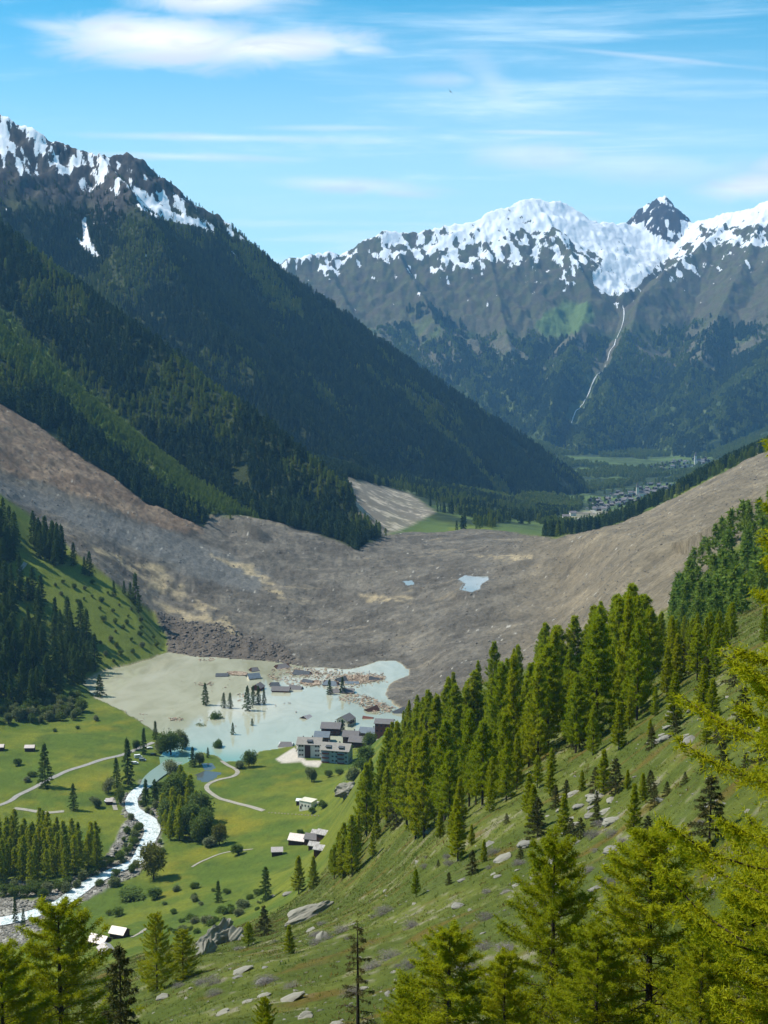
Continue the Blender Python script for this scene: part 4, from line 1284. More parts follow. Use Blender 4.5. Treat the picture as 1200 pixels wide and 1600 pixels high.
for (bx, by, h, k, lab) in [
        (1108, 1322, 128, 0, 'tall dark spruce standing alone on the right slope above the biggest larch'),
        (840, 1308, 72, 1, 'dark bushy spruce above the pale flat rocks on the slope'), (868, 1262, 40, 0, 'low spruce just above the dark bushy spruce'),
        (962, 1240, 64, 0, 'pointed spruce near the middle of the open slope'), (930, 1236, 44, 1, 'round low spruce left of the pointed spruce'),
        (932, 1290, 44, 1, 'small spruce beside the scattered slabs'), (738, 1365, 44, 1, 'low spruce on the lower slope beside grey brush'),
        (1160, 1150, 88, 0, 'spruce near the right edge beneath the overhanging larch'), (1192, 1190, 72, 1, 'spruce cut by the right edge of the view'),
        (1130, 1165, 50, 1, 'short spruce left of the pair at the right edge'), (1022, 1262, 44, 0, 'small dark spruce on the slope right of the young larch'),
        (1070, 1225, 24, 1, 'tiny spruce high on the open slope'), (1102, 1085, 66, 0, 'brown-tipped spruce at the upper edge of the open slope'), (1148, 1070, 60, 1, 'brownish spruce at the upper right of the slope'),
        (1005, 1345, 34, 0, 'little spruce under the bright larches'), (413, 1462, 55, 0, 'dark narrow spruce between the cliff and the big slab'),
        (1018, 1170, 40, 1, 'stubby spruce by the pale jutting boulder')]:
    at(bx, by, h, PR['spruce_slope'][k], lab, 'spruces scattered on the open slope', wide=1.15)
for (bx, by, h, k, w, lab) in [
        (990, 1305, 90, 0, 1.0, 'young larch growing on the open slope above the largest larch'), (452, 1490, 52, 0, 1.3, 'yellow-green young larch below the big slab'),
        (388, 1478, 42, 3, 1.5, 'bushy bright larch at the foot of the rock cliff'), (467, 1396, 66, 2, 1.2, 'larch standing left of its twin above the big slab'),
        (490, 1390, 58, 0, 1.1, 'right twin larch above the big slab'), (650, 1402, 50, 3, 0.9, 'small larch below the lower edge of the larch stand'),
        (536, 1372, 70, 0, 1.1, 'larch at the lower left tip of the larch stand')]:
    at(bx, by, h, PR['larch_stand'][k], lab, 'single larches on the slope', wide=w)

# the larch stand on the right slope
STAND = [(515, 1385), (555, 1385), (600, 1320), (660, 1312), (720, 1285), (790, 1262), (850, 1225), (905, 1195), (960, 1170), (1010, 1130), (1060, 1095), (1130, 1048), (1200, 1010), (1200, 985), (1120, 1000), (1060, 1005), (1000, 1000), (930, 1018), (860, 1052), (790, 1082), (720, 1112), (640, 1122), (590, 1190), (552, 1265), (520, 1330)]
SKYL = ([500, 525, 560, 590, 612, 640, 700, 760, 800, 860, 930, 985, 1020, 1060, 1100, 1200], [1350, 1310, 1220, 1160, 1122, 1098, 1062, 1008, 1008, 975, 940, 912, 950, 965, 960, 930])
pts = scatter(STAND, 200, 900, 212, 5.4, seed=5)
kinds_txt = ['full bright green larch in the dense stand on the right slope', 'deep green layered larch in the dense stand on the right slope',
             'narrow bright green larch in the dense stand on the right slope', 'tall deep green larch with bare lower trunk in the stand on the right slope']
for i, (x, y, z) in enumerate(pts):
    k = random.choice((0, 1, 1, 2, 3, 3))
    px_, _ = pix(x, y, z)
    h = random.uniform(8, 30) * (1.0 if px_ < 1050 else 0.7) * (0.75 if y < 260 else 1.0)
    _, py_ = pix(x, y, z)
    h = min(h, max(4.0, (py_ - np.interp(px_, SKYL[0], SKYL[1]) + random.uniform(-4, 14)) * y / 2000))
    plant_at(PR['larch_stand'][k], x, y, h, kinds_txt[k], ['bright larches of the stand', 'layered larches of the stand', 'narrow larches of the stand', 'tall larches of the stand'][k], z=z, wide=random.uniform(0.75, 1.1))
for (bx, by, h, k, lab) in [(985, 1062, 158, 1, 'tallest larch on the skyline of the right stand'), (962, 1062, 140, 3, 'second tallest skyline larch, left of the tallest'), (1005, 1062, 140, 3, 'broad skyline larch just right of the tallest'),
                            (930, 1075, 130, 1, 'skyline larch at the left of the tallest group'), (870, 1110, 140, 3, 'dense rounded skyline larch in the middle of the stand'), (740, 1160, 120, 1, 'skyline larch above the lake bend')]:
    at(bx, by, h, PR['larch_stand'][k], lab, 'skyline larches', wide=1.2)
for (bx, by, h) in [(800, 1130, 118), (772, 1150, 100), (668, 1215, 100), (620, 1290, 90), (1062, 1060, 70), (1080, 1050, 66), (905, 1170, 70), (690, 1280, 60)]:
    at(bx, by, h, PR['spruce_slope'], 'dark brownish spruce standing among the larches of the right stand', 'spruces in the larch stand', wide=0.8)

# trees further up the right side, in front of the slide
MIDR = [(1050, 985), (1062, 930), (1080, 895), (1112, 862), (1150, 835), (1210, 800), (1210, 985), (1120, 1000)]
MID = scatter(MIDR, 480, 1050, 110, 8.5, seed=6)
# forest on the left hill
LEFTW = [(-60, 890), (0, 888), (30, 905), (60, 935), (85, 965), (130, 985), (152, 1040), (150, 1062), (120, 1072), (130, 1082), (100, 1090), (60, 1100), (-60, 1105)]
for x, y, z in scatter(LEFTW, 960, 1420, 150, 7.5, seed=7):
    plant_at(random.choice(PR['spruce_far']), x, y, random.uniform(24, 38), 'dark spruce in the wood on the left hill above the lake', 'spruces of the left hill wood', z=z, wide=random.uniform(0.8, 1.15))
for poly, n, sd_ in [([(-40, 800), (0, 812), (25, 845), (45, 862), (30, 880), (-40, 885)], 26, 8), ([(50, 845), (90, 862), (108, 885), (90, 888), (60, 872)], 16, 9)]:
    for x, y, z in scatter(poly, 1000, 1420, n, 6, seed=sd_):
        plant_at(random.choice(PR['spruce_far']), x, y, random.uniform(28, 42), 'spruce of the clump on the upper left shoulder beside the slide', 'spruces on the left shoulder', z=z)
for (bx, by, h, t, lab) in [(115, 884, 38, 's', 'thin spruce at the slide edge right of the upper clump'), (140, 900, 40, 's', 'slim spruce on the hill crest by the grey debris'), (132, 898, 30, 's', 'short spruce beside the slim crest spruce'),
                            (178, 932, 26, 's', 'round-topped spruce on the crest above the meadow'), (194, 928, 22, 's', 'small dark spruce of the crest group'), (204, 936, 28, 's', 'middle spruce of the crest group above the lake'),
                            (212, 945, 52, 's', 'tallest spruce of the crest group above the lake'), (217, 958, 32, 's', 'lowest spruce of the crest group above the lake')]:
    at(bx, by, h, PR['spruce_far'], lab, 'spruces on the crest of the green hill', ymin=1000)
hillb = scatter([(60, 900), (150, 905), (200, 945), (255, 1010), (200, 1035), (160, 1040), (145, 980), (90, 940)], 1000, 1420, 36, 9, seed=10)
for x, y, z in hillb:
    plant_at(random.choice(PR['bush']), x, y, random.uniform(2.5, 6), 'small dark bush dotted on the green hillside left of the lake', 'bushes on the green hillside', z=z)
for x, y, z in scatter([(-40, 1085), (60, 1082), (130, 1100), (120, 1125), (60, 1130), (-40, 1135)], 900, 1200, 60, 7, seed=11):
    plant_at(random.choice(PR['bush'] + [PR['broadleaf'][2]]), x, y, random.uniform(6, 11), 'grey-green willow thicket bush below the left wood', 'thicket below the left wood', z=z)

# by the lake and the river
L1 = 'spruce standing in the flood water, '
for (bx, by, h, lab, w) in [
        (321, 1126, 38, L1 + 'leftmost of the island group', 1), (350, 1128, 26, L1 + 'short one in the island group', 1), (360, 1128, 27, L1 + 'right end of the island group', 1),
        (387, 1129, 42, L1 + 'tallest of the middle group', 0.9), (396, 1120, 33, L1 + 'behind the tallest of the middle group', 0.9), (404, 1119, 32, L1 + 'broad one in the middle group', 1), (413, 1118, 26, L1 + 'right end of the middle group', 0.9),
        (515, 1095, 26, L1 + 'left of the pair beside the broken timbers', 1.25), (535, 1091, 28, L1 + 'right of the pair beside the broken timbers', 1.1),
        (394, 1148, 13, L1 + 'tiny and alone in front of the middle group', 1.3), (364, 1161, 21, L1 + 'small and pointed near the river mouth', 1), (325, 1184, 18, 'spruce beside the garden pond at the river mouth', 1)]:
    at(bx, by, h, PR['spruce_far'], lab, 'spruces in the flooded area', ymin=800, wide=w, z=-0.3 if by < 1165 else None)
for (bx, by, h, lab, w) in [
        (71, 1230, 74, 'big lone spruce standing beside the valley road', 1.0), (156, 1090, 38, 'lone spruce at the muddy left shore of the lake', 1.3), (200, 1226, 78, 'tall spruce over the parked campers', 0.9),
        (182, 1230, 50, 'spruce just left of the tall one above the road', 1), (225, 1178, 44, 'spruce where the road reaches the water', 0.9), (243, 1156, 32, 'spruce at the lake corner behind the round trees', 1),
        (301, 1198, 34, 'dark spruce between river mouth and garden pond', 1.1), (228, 1256, 42, 'left spruce on the gravel bank inside the river bend', 1.1), (242, 1260, 46, 'right spruce on the gravel bank inside the river bend', 1.1),
        (115, 1266, 46, 'spruce at the lower edge of the left meadow', 1), (37, 1448, 32, 'narrow dark spruce on the gravel left of the big larch', 0.8), (24, 1442, 46, 'thin spruce on the gravel by the left edge', 0.7),
        (415, 1408, 60, 'dark spruce on the near meadow above the cliff', 1.15), (341, 1410, 38, 'small spruce on the near meadow left of the dark spruce', 1.1), (555, 1138, 18, 'dark cypress-like tree between the flooded chalets', 0.8), (535, 1152, 30, 'dark tree hugging the big chalet', 1.3)]:
    at(bx, by, h, PR['spruce_far'], lab, 'single spruces of the valley floor', ymin=400, wide=w)
for (bx, by, h, k, lab, w) in [
        (336, 1143, 34, 0, 'leafy tree in the water in the island group', 0.8), (317, 1152, 22, 2, 'wide willow in the shallows below the island group', 1.3), (297, 1143, 20, 2, 'willow at the lake edge left of the island group', 1.0),
        (267, 1181, 42, 0, 'large round tree at the river mouth', 1.15), (285, 1172, 32, 2, 'grey-green tree right of the large round one', 0.9), (252, 1176, 28, 2, 'pale round tree left of the large round one', 1.0), (341, 1177, 24, 0, 'leafy tree in the shallows by the path end', 1),
        (312, 1196, 22, 2, 'low willow by the garden pond', 1), (389, 1198, 28, 0, 'round tree on the near shore beside the path', 1.1), (270, 1222, 34, 2, 'spreading willow on the right river bank', 1.2), (283, 1228, 26, 0, 'low leafy tree on the right river bank', 1.2),
        (188, 1256, 32, 0, 'pale leafy tree by the small track', 0.8), (170, 1240, 26, 2, 'willow below the road trees', 1.1), (240, 1374, 58, 1, 'round olive-brown tree beside the rapids', 0.95), (68, 1407, 22, 0, 'leafy tree on the gravel bar', 1.0),
        (343, 1320, 34, 1, 'brownish budding tree on the meadow', 0.9), (487, 1222, 24, 2, 'small tree on the bank below the apartment blocks', 1.0), (214, 1172, 18, 0, 'leafy tree behind the road trees', 1.0), (150, 1262, 18, 2, 'low tree beside the small hut', 1.4), (577, 1166, 24, 0, 'leafy tree right of the dark chalets', 1.2)]:
    at(bx, by, h, PR['broadleaf'][k], lab, 'broadleaved trees of the valley floor', ymin=450, wide=w)
for (bx, by, h, k, lab, w) in [
        (29, 1196, 12, 0, 'round bush on the left meadow', 1.2), (50, 1213, 9, 0, 'low bush on the left meadow near the big spruce', 1.6), (42, 1222, 9, 1, 'bush at the meadow edge left of the big spruce', 1.4), (86, 1143, 6, 0, 'tiny bush high on the left meadow', 1.2), (122, 1139, 6, 0, 'tiny round bush on the upper left meadow', 1.2),
        (126, 1113, 22, 0, 'upright bush at the left shore', 0.8), (150, 1126, 9, 1, 'grey bush on the shore meadow', 1.2), (355, 1164, 8, 0, 'little bush in the shallows', 1.2), (372, 1336, 18, 0, 'dark round bush on the middle meadow', 1.1), (330, 1322, 16, 1, 'grey bush beside the brownish tree', 1.6),
        (374, 1200, 12, 1, 'pale bush beside the path bend', 1.4), (489, 1270, 10, 0, 'bush in front of the white barn', 1.3), (504, 1264, 14, 0, 'round bush right of the white barn', 1.0), (515, 1214, 12, 0, 'bush below the apartment blocks', 1.2), (532, 1210, 10, 0, 'low bush at the foot of the rocky knoll', 1.6),
        (552, 1220, 22, 1, 'tall bush on the rocky knoll', 1.2), (565, 1205, 20, 0, 'bush behind the rocky knoll', 1.3), (575, 1190, 26, 0, 'bushy growth right of the apartment blocks', 1.2), (470, 1303, 8, 0, 'bush behind the metal roofed barns', 1.4),
        (210, 1402, 16, 0, 'broad dark bush on the slope below the rapids', 3.0), (178, 1385, 14, 1, 'willow bush on the gravel by the rapids', 1.5), (187, 1430, 14, 0, 'bush on the near bank slope', 1.6), (172, 1430, 10, 0, 'small bush on the near bank slope', 1.3), (245, 1404, 18, 0, 'bush at the right end of the near bank hedge', 1.4),
        (350, 1430, 14, 0, 'bush in the hollow above the cliff', 1.6), (325, 1445, 16, 1, 'grey bush at the top of the cliff', 1.4), (378, 1420, 16, 1, 'brown bush above the cliff', 1.5), (300, 1440, 12, 0, 'bush left of the cliff', 1.6), (270, 1428, 8, 0, 'tiny bush on the near meadow', 1.6)]:
    at(bx, by, h, PR['bush'][k], lab, 'bushes of the valley floor', ymin=400, wide=w)
for x, y, z in scatter([(-50, 1325), (0, 1318), (60, 1320), (130, 1335), (160, 1338), (150, 1362), (110, 1378), (60, 1385), (-50, 1392)], 640, 840, 70, 6.0, seed=12):
    plant_at(random.choice(PR['larch_far'] + PR['larch_stand'][1:2]), x, y, random.uniform(19, 27), 'mid green larch in the wood on the left bank of the rapids', 'larches of the riverside wood', z=z, wide=0.9)
for x, y, z in scatter([(-50, 1385), (60, 1390), (130, 1375), (150, 1365), (120, 1392), (40, 1402), (-50, 1410)], 600, 800, 26, 6, seed=13):
    plant_at(random.choice(PR['bush']), x, y, random.uniform(4, 7), 'yellow-green bush at the edge of the riverside wood', 'bushes below the riverside wood', z=z)
for x, y, z in scatter([(262, 1245), (285, 1238), (320, 1290), (322, 1316), (290, 1322), (262, 1318), (250, 1300)], 690, 960, 38, 5.5, seed=14):
    plant_at(random.choice(PR['larch_far'] + [PR['broadleaf'][0]]), x, y, random.uniform(15, 24), 'green tree of the strip on the right bank of the river', 'trees along the right river bank', z=z)
for x, y, z in scatter([(205, 1225), (235, 1235), (262, 1230), (300, 1250), (280, 1290), (250, 1300), (262, 1330), (240, 1350), (200, 1368), (130, 1400), (100, 1395), (180, 1340), (205, 1290), (190, 1260)], 600, 960, 48, 6, seed=16, keep=lambda x, y, z: look(RIVER_D, x, y) > 3):
    plant_at(random.choice(PR['bush']), x, y, random.uniform(2.5, 6.5), 'willow bush on the stony bank beside the rapids', 'willow bushes along the rapids', z=z)
for x, y, z in scatter([(640, 1370), (700, 1290), (800, 1270), (900, 1215), (1000, 1150), (1150, 1080), (1200, 1180), (1050, 1250), (900, 1300), (760, 1350)], 180, 440, 20, 9, seed=17):
    plant_at(PR['larch_stand'][random.choice((0, 2))], x, y, random.uniform(3.5, 10), 'small young larch dotted over the upper open slope', 'young larches on the open slope', z=z, wide=1.2)
for x, y, z in scatter([(640, 1370), (700, 1290), (800, 1270), (900, 1215), (1000, 1150), (1150, 1080), (1200, 1180), (1150, 1350), (900, 1340), (740, 1400)], 130, 440, 20, 8, seed=18):
    plant_at(random.choice(PR['spruce_slope']), x, y, random.uniform(1.5, 4), 'stunted spruce low in the grass of the open slope', 'stunted spruces on the open slope', z=z, wide=1.3)
for x, y, z in scatter([(260, 1395), (340, 1375), (420, 1370), (440, 1395), (400, 1425), (330, 1450), (290, 1470), (230, 1440)], 420, 700, 30, 6, seed=19):
    plant_at(random.choice(PR['bush']), x, y, random.uniform(1.2, 3.6), 'low ragged bush on the rough grass above the cliff', 'bushes on the rough grass above the cliff', z=z, wide=1.4)
# grey brush on the slope
for i, (x, y, z) in enumerate(scatter([(640, 1400), (680, 1310), (800, 1340), (900, 1290), (1180, 1240), (1180, 1500), (900, 1500), (600, 1560), (240, 1560), (330, 1500)], 80, 480, 60, 5, seed=15)):
    plant_at(random.choice(PR['twig_bush']), x, y, random.uniform(0.5, 1.3), 'low leafless grey shrub on the open slope', 'leafless shrubs on the slope', z=z, wide=random.uniform(1, 1.7))



def tufts(name, label, n, seed, mat, size, per, keep, y0=45, y1=520):
    R = np.random.default_rng(seed)
    y = np.sqrt(R.uniform(y0 ** 2, y1 ** 2, n)) ; x = R.uniform(-0.34, 0.34, n) * (y + 10)
    z = H(x, y); a, b = pix(x, y, z)
    ok = (b < 1640) & keep(x, y, z, a, b)
    x, y, z = x[ok], y[ok], z[ok]
    s = size * R.uniform(0.5, 1.4, len(x)) * (0.6 + y / 400)
    p = np.repeat(np.column_stack([x, y, z - 0.03]), per, 0); s_ = np.repeat(s, per)
    p[:, :2] += R.normal(0, 0.5, (len(p), 2)) * s_[:, None]
    d = R.normal(0, 0.55, p.shape) + np.array([0, 0, 0.8])
    V = blades(p, d, 1.0, 0.22, R).reshape(-1, 3, 3)
    V = p[:, None, :] + (V - p[:, None, :]) * s_[:, None, None]
    o = bpy.data.objects.new(name, tri_mesh(name, V.reshape(-1, 3), mat)); C.objects.link(o)
    return tag(o, label, None, None, 'stuff')


nearslope = lambda x, y, z, a, b: look(r_near, x, y) > 0.4
tufts('grass_tufts', 'short spring grass on the near slope', 60000, 81, M['grass'], 0.30, 6, nearslope)
tufts('dry_grass', 'bleached dry grass on the near slope', 26000, 82, M['straw'], 0.32, 6, lambda x, y, z, a, b: nearslope(x, y, z, a, b) & (fbm(x, y, 12, 3, 601) > 0.12))
tufts('dwarf_heath', 'low rusty brown heath on the near slope', 30000, 83, M['heath'], 0.42, 7, lambda x, y, z, a, b: nearslope(x, y, z, a, b) & (fbm(x, y * 1.6, 16, 3, 602) > 0.24))
tufts('dwarf_juniper', 'low green juniper and blueberry on the near slope', 26000, 84, M['bush'], 0.5, 7, lambda x, y, z, a, b: nearslope(x, y, z, a, b) & (fbm(x, y * 1.4, 20, 3, 603) > 0.30))


# ------------------------------------------------------------------ distant woods (one mass each)
def wood_proto(name, seed, Ht, R0, nb, tw, nbl, bl, bw, mat, style='spruce'):
    V, tr = conifer(seed, Ht, R0, nb, tw, 1, nbl, bl, bw, style, 0.08, limb=False, power=0.8, sides=3)
    me = tri_mesh(name, V, mat)
    return bpy.data.objects.new(name, me)


def wood(name, pts, scl, proto, label=None):
    pts = np.asarray(pts, np.float32)
    me = bpy.data.meshes.new(name)
    me.vertices.add(len(pts)); me.vertices.foreach_set('co', pts.ravel())
    a = me.attributes.new('sc', 'FLOAT', 'POINT'); a.data.foreach_set('value', np.asarray(scl, np.float32))
    a = me.attributes.new('rz', 'FLOAT', 'POINT'); a.data.foreach_set('value', np.random.default_rng(1).uniform(0, 6.28, len(pts)).astype(np.float32))
    o = bpy.data.objects.new(name, me); C.objects.link(o)
    ng = bpy.data.node_groups.new(name, 'GeometryNodeTree')
    ng.interface.new_socket('Geometry', in_out='INPUT', socket_type='NodeSocketGeometry')
    ng.interface.new_socket('Geometry', in_out='OUTPUT', socket_type='NodeSocketGeometry')
    gi = ng.nodes.new('NodeGroupInput'); go = ng.nodes.new('NodeGroupOutput')
    ob = ng.nodes.new('GeometryNodeObjectInfo'); ob.inputs['Object'].default_value = proto; ob.inputs['As Instance'].default_value = True
    ip_ = ng.nodes.new('GeometryNodeInstanceOnPoints')
    n1_ = ng.nodes.new('GeometryNodeInputNamedAttribute'); n1_.data_type = 'FLOAT'; n1_.inputs[0].default_value = 'sc'
    n2_ = ng.nodes.new('GeometryNodeInputNamedAttribute'); n2_.data_type = 'FLOAT'; n2_.inputs[0].default_value = 'rz'
    cx = ng.nodes.new('ShaderNodeCombineXYZ')
    ng.links.new(gi.outputs[0], ip_.inputs['Points']); ng.links.new(ob.outputs['Geometry'], ip_.inputs['Instance'])
    ng.links.new(n1_.outputs[0], ip_.inputs['Scale']); ng.links.new(n2_.outputs[0], cx.inputs[2]); ng.links.new(cx.outputs[0], ip_.inputs['Rotation'])
    ng.links.new(ip_.outputs[0], go.inputs[0])
    md = o.modifiers.new('scatter', 'NODES'); md.node_group = ng
    return tag(o, label, None, None, 'stuff')


def cover(y0, y1, u0, u1, n, seed, keep):
    R = np.random.default_rng(seed)
    y = np.sqrt(R.uniform(y0 * y0, y1 * y1, n)); x = R.uniform(u0, u1, n) * y
    z = H(x, y)
    k = keep(x, y, z)
    return x[k], y[k], z[k]


Rr0 = np.random.default_rng(8)
wd5 = wood_proto('young_form', 404, 22, 5.2, 20, 8, 2, 3.0, 1.2, M['young'], 'larch')
wd1 = wood_proto('spruce_form', 400, 25, 4.2, 22, 8, 2, 3.0, 1.0, M['forest_dark'])
wd2 = wood_proto('larch_form', 401, 22, 4.2, 20, 8, 2, 2.8, 0.95, M['forest_light'], 'larch')
wood('hillside_larches', np.array(MID), Rr0.uniform(0.45, 0.95, len(MID)), wd5, 'dull green wood on the steep ground between the slide and the right stand')
wd3 = wood_proto('far_wood_form', 402, 24, 5.0, 12, 5, 2, 5.5, 2.4, M['forest_mid'])
wd4 = wood_proto('far_larch_form', 403, 20, 5.2, 11, 5, 2, 5.0, 2.4, M['forest_light'], 'larch')


def k_mount(x, y, z):
    g = look(GK, x, y)
    n_ = fbm(x, y, 300, 3, 500); tl = 720 + 90 * n_
    ok = ((g == 1) | (g == 2) | (g == 3) | (look(LEFTSIDE, x, y) > 0.5))
    ok &= (z < tl) | ((z < tl + 130) & (vnoise(x / 20, y / 20, 3) > 0.25))
    ok &= (look(R_debris, x, y) < 0.3) & (look(SNOW, x, y) < 0.3) & (look(R_yellowslide, x, y) < 0.3)
    ok &= (look(R_clear, x, y) < 0.5) | (vnoise(x / 15, y / 15, 8) > 0.8)
    ok &= fbm(x, y, 90, 3, 502) > -0.36
    return ok


x, y, z = cover(1550, 4900, -0.36, 0.20, 150000, 21, k_mount)
lt = (fbm(x, y, 260, 3, 503) + 0.3 * fbm(x, y, 30, 2, 504) + 0.25 * (look(GK, x, y) == 2) + 0.2 * (look(GK, x, y) == 3) + 0.05 * sstep(z, 300, 600)) > 0.22  # pale larches favour the nearer spurs; their colour also stands in for sunlight
Rr = np.random.default_rng(3)
sc_ = Rr.uniform(0.45, 0.95, len(x)) * (1 - 0.5 * sstep(z, 500, 850))
wood('spruce_forest', np.column_stack([x, y, z])[~lt], sc_[~lt], wd1, 'dark spruce forest covering the left mountainside')
wood('larch_forest', np.column_stack([x, y, z])[lt], sc_[lt] * 0.9, wd2, 'lighter larch forest on the left mountainside')
# low young growth in the old avalanche track
x, y, z = cover(1550, 2300, -0.36, 0.02, 60000, 22, lambda x, y, z: (look(R_clear, x, y) > 0.5) & (look(R_debris, x, y) < 0.3))
wood('young_growth', np.column_stack([x, y, z]), Rr.uniform(0.15, 0.42, len(x)), wd5, 'bright young growth in the avalanche track on the left mountainside')
# far mountains
def k_far(x, y, z):
    n_ = fbm(x, y, 600, 4, 505)
    return (look(GK, x, y) == 4) & (z < 540 + 170 * n_) & (fbm(x, y, 200, 4, 506) > -0.38 + 0.9 * np.random.default_rng(4).uniform(0, 1, np.shape(x)) ** 2 * sstep(z, 150, 650) + 0.35 * sstep(z, 200, 550)) & (look(R_alp, x, y) < 0.3) & (look(SNOW, x, y) < 0.3) & (line_dist(x, y, fall)[0] > 32)
x, y, z = cover(5400, 9000, -0.12, 0.34, 110000, 23, k_far)
lt = 0.12 + fbm(x, y, 500, 3, 507) + 0.6 * fbm(x, y, 60, 2, 508) > 0.08
wood('far_spruce_forest', np.column_stack([x, y, z])[~lt], Rr.uniform(0.7, 1.3, (~lt).sum()), wd3, 'distant dark forest on the snow-topped mountains')
wood('far_larch_forest', np.column_stack([x, y, z])[lt], Rr.uniform(0.6, 1.1, lt.sum()), wd4, 'distant lighter forest on the snow-topped mountains')
# valley floor woods behind the slide and the right valley side
VILL = [[(905, 805), (915, 775), (960, 765), (1010, 750), (1065, 755), (1060, 775), (1010, 790), (960, 815)], [(1000, 735), (1010, 722), (1060, 715), (1115, 715), (1110, 730), (1060, 738)]]
def k_val(x, y, z):
    a, b = pix(x, y, z)
    ok = (look(GK, x, y) == 0) & (look(R_debris, x, y) < 0.2) & ((y > 2000) | (x > 0.1 * y)) & ((y > 1800) | (b < 900)) & (look(R_farroad, x, y) < 0.3) & (look(R_yellowslide, x, y) < 0.3)
    br = look(brightmeadow, x, y)
    ok &= br < 0.3
    v = np.maximum(in_poly(a, b, VILL[0]), in_poly(a, b, VILL[1]))
    ok &= (v < 0) | (vnoise(x / 30, y / 30, 4) > 0.4)
    ok &= (fbm(x, y, 200, 3, 509) > -0.02) | ((x > 0.12 * y) & (y < 3800))
    return ok
x, y, z = cover(1450, 6400, -0.1, 0.40, 80000, 24, k_val)
lt = fbm(x, y, 160, 3, 510) > 0.0
nearp = y < 3400
wood('valley_wood', np.column_stack([x, y, z])[~lt & nearp], Rr.uniform(0.5, 0.95, (~lt & nearp).sum()), wd1, 'dark wood on the valley side beyond the slide')
wood('valley_larch_wood', np.column_stack([x, y, z])[lt & nearp], Rr.uniform(0.5, 0.95, (lt & nearp).sum()), wd2, 'lighter wood on the valley side beyond the slide')
wood('distant_valley_wood', np.column_stack([x, y, z])[~nearp], Rr.uniform(0.45, 0.9, (~nearp).sum()), wd4, 'patchy woods around the distant villages')
# ------------------------------------------------------------------ buildings
class MB:
    def __init__(self): self.v = []; self.f = []
    def box(self, c, s, rz=0.0, rx=0.0):
        o = len(self.v)
        for dx in (-.5, .5):
            for dy in (-.5, .5):
                for dz in (-.5, .5):
                    x, y, z = dx * s[0], dy * s[1], dz * s[2]
                    y, z = y * math.cos(rx) - z * math.sin(rx), y * math.sin(rx) + z * math.cos(rx)
                    x, y = x * math.cos(rz) - y * math.sin(rz), x * math.sin(rz) + y * math.cos(rz)
                    self.v.append((c[0] + x, c[1] + y, c[2] + z))
        for q in ((0, 1, 3, 2), (4, 6, 7, 5), (0, 4, 5, 1), (2, 3, 7, 6), (0, 2, 6, 4), (1, 5, 7, 3)):
            self.f.append([o + k for k in q])
        return self
    def poly(self, pts, faces):
        o = len(self.v); self.v += list(pts); self.f += [[o + k for k in f] for f in faces]
        return self
    def mesh(self, name, mat):
        me = bpy.data.meshes.new(name); me.from_pydata(self.v, [], self.f); me.materials.append(mat); me.update()
        return me
    def build(self, name, mat, parent=None):
        o = bpy.data.objects.new(name, self.mesh(name, mat)); C.objects.link(o)
        if parent: o.parent = parent
        return o


def prism(L, W, h, rise, z0=-3.0):
    """walls with gables; ridge along x"""
    a, b = L / 2, W / 2
    pts = []
    for x in (-a, a):
        pts += [(x, -b, z0), (x, b, z0), (x, b, h), (x, 0, h + rise), (x, -b, h)]
    f = [[0, 4, 3, 2, 1], [5, 6, 7, 8, 9], [0, 5, 9, 4], [1, 2, 7, 6], [0, 1, 6, 5], [4, 9, 8, 3], [3, 8, 7, 2]]
    return MB().poly(pts, f)


def roof_mb(L, W, h, rise, ov=0.9, th=0.28, hip=0.0):
    """two slabs meeting at the ridge, closed and thick"""
    m = MB(); a = L / 2 + ov; b = W / 2 + ov; sl = rise / (W / 2)
    zb = h - ov * sl; ar = a - hip
    e = 0.03
    pts = [(-a, -b, zb + e), (a, -b, zb + e), (ar, 0, h + rise + e), (-ar, 0, h + rise + e), (-a, b, zb + e), (a, b, zb + e)]
    pts += [(x, y, z + th) for x, y, z in pts]
    m.poly(pts, [[6, 7, 8, 9], [9, 8, 11, 10], [3, 2, 1, 0], [4, 5, 2, 3], [0, 1, 7, 6], [5, 4, 10, 11], [0, 6, 9, 3], [3, 9, 10, 4], [1, 2, 8, 7], [2, 5, 11, 8]])
    return m


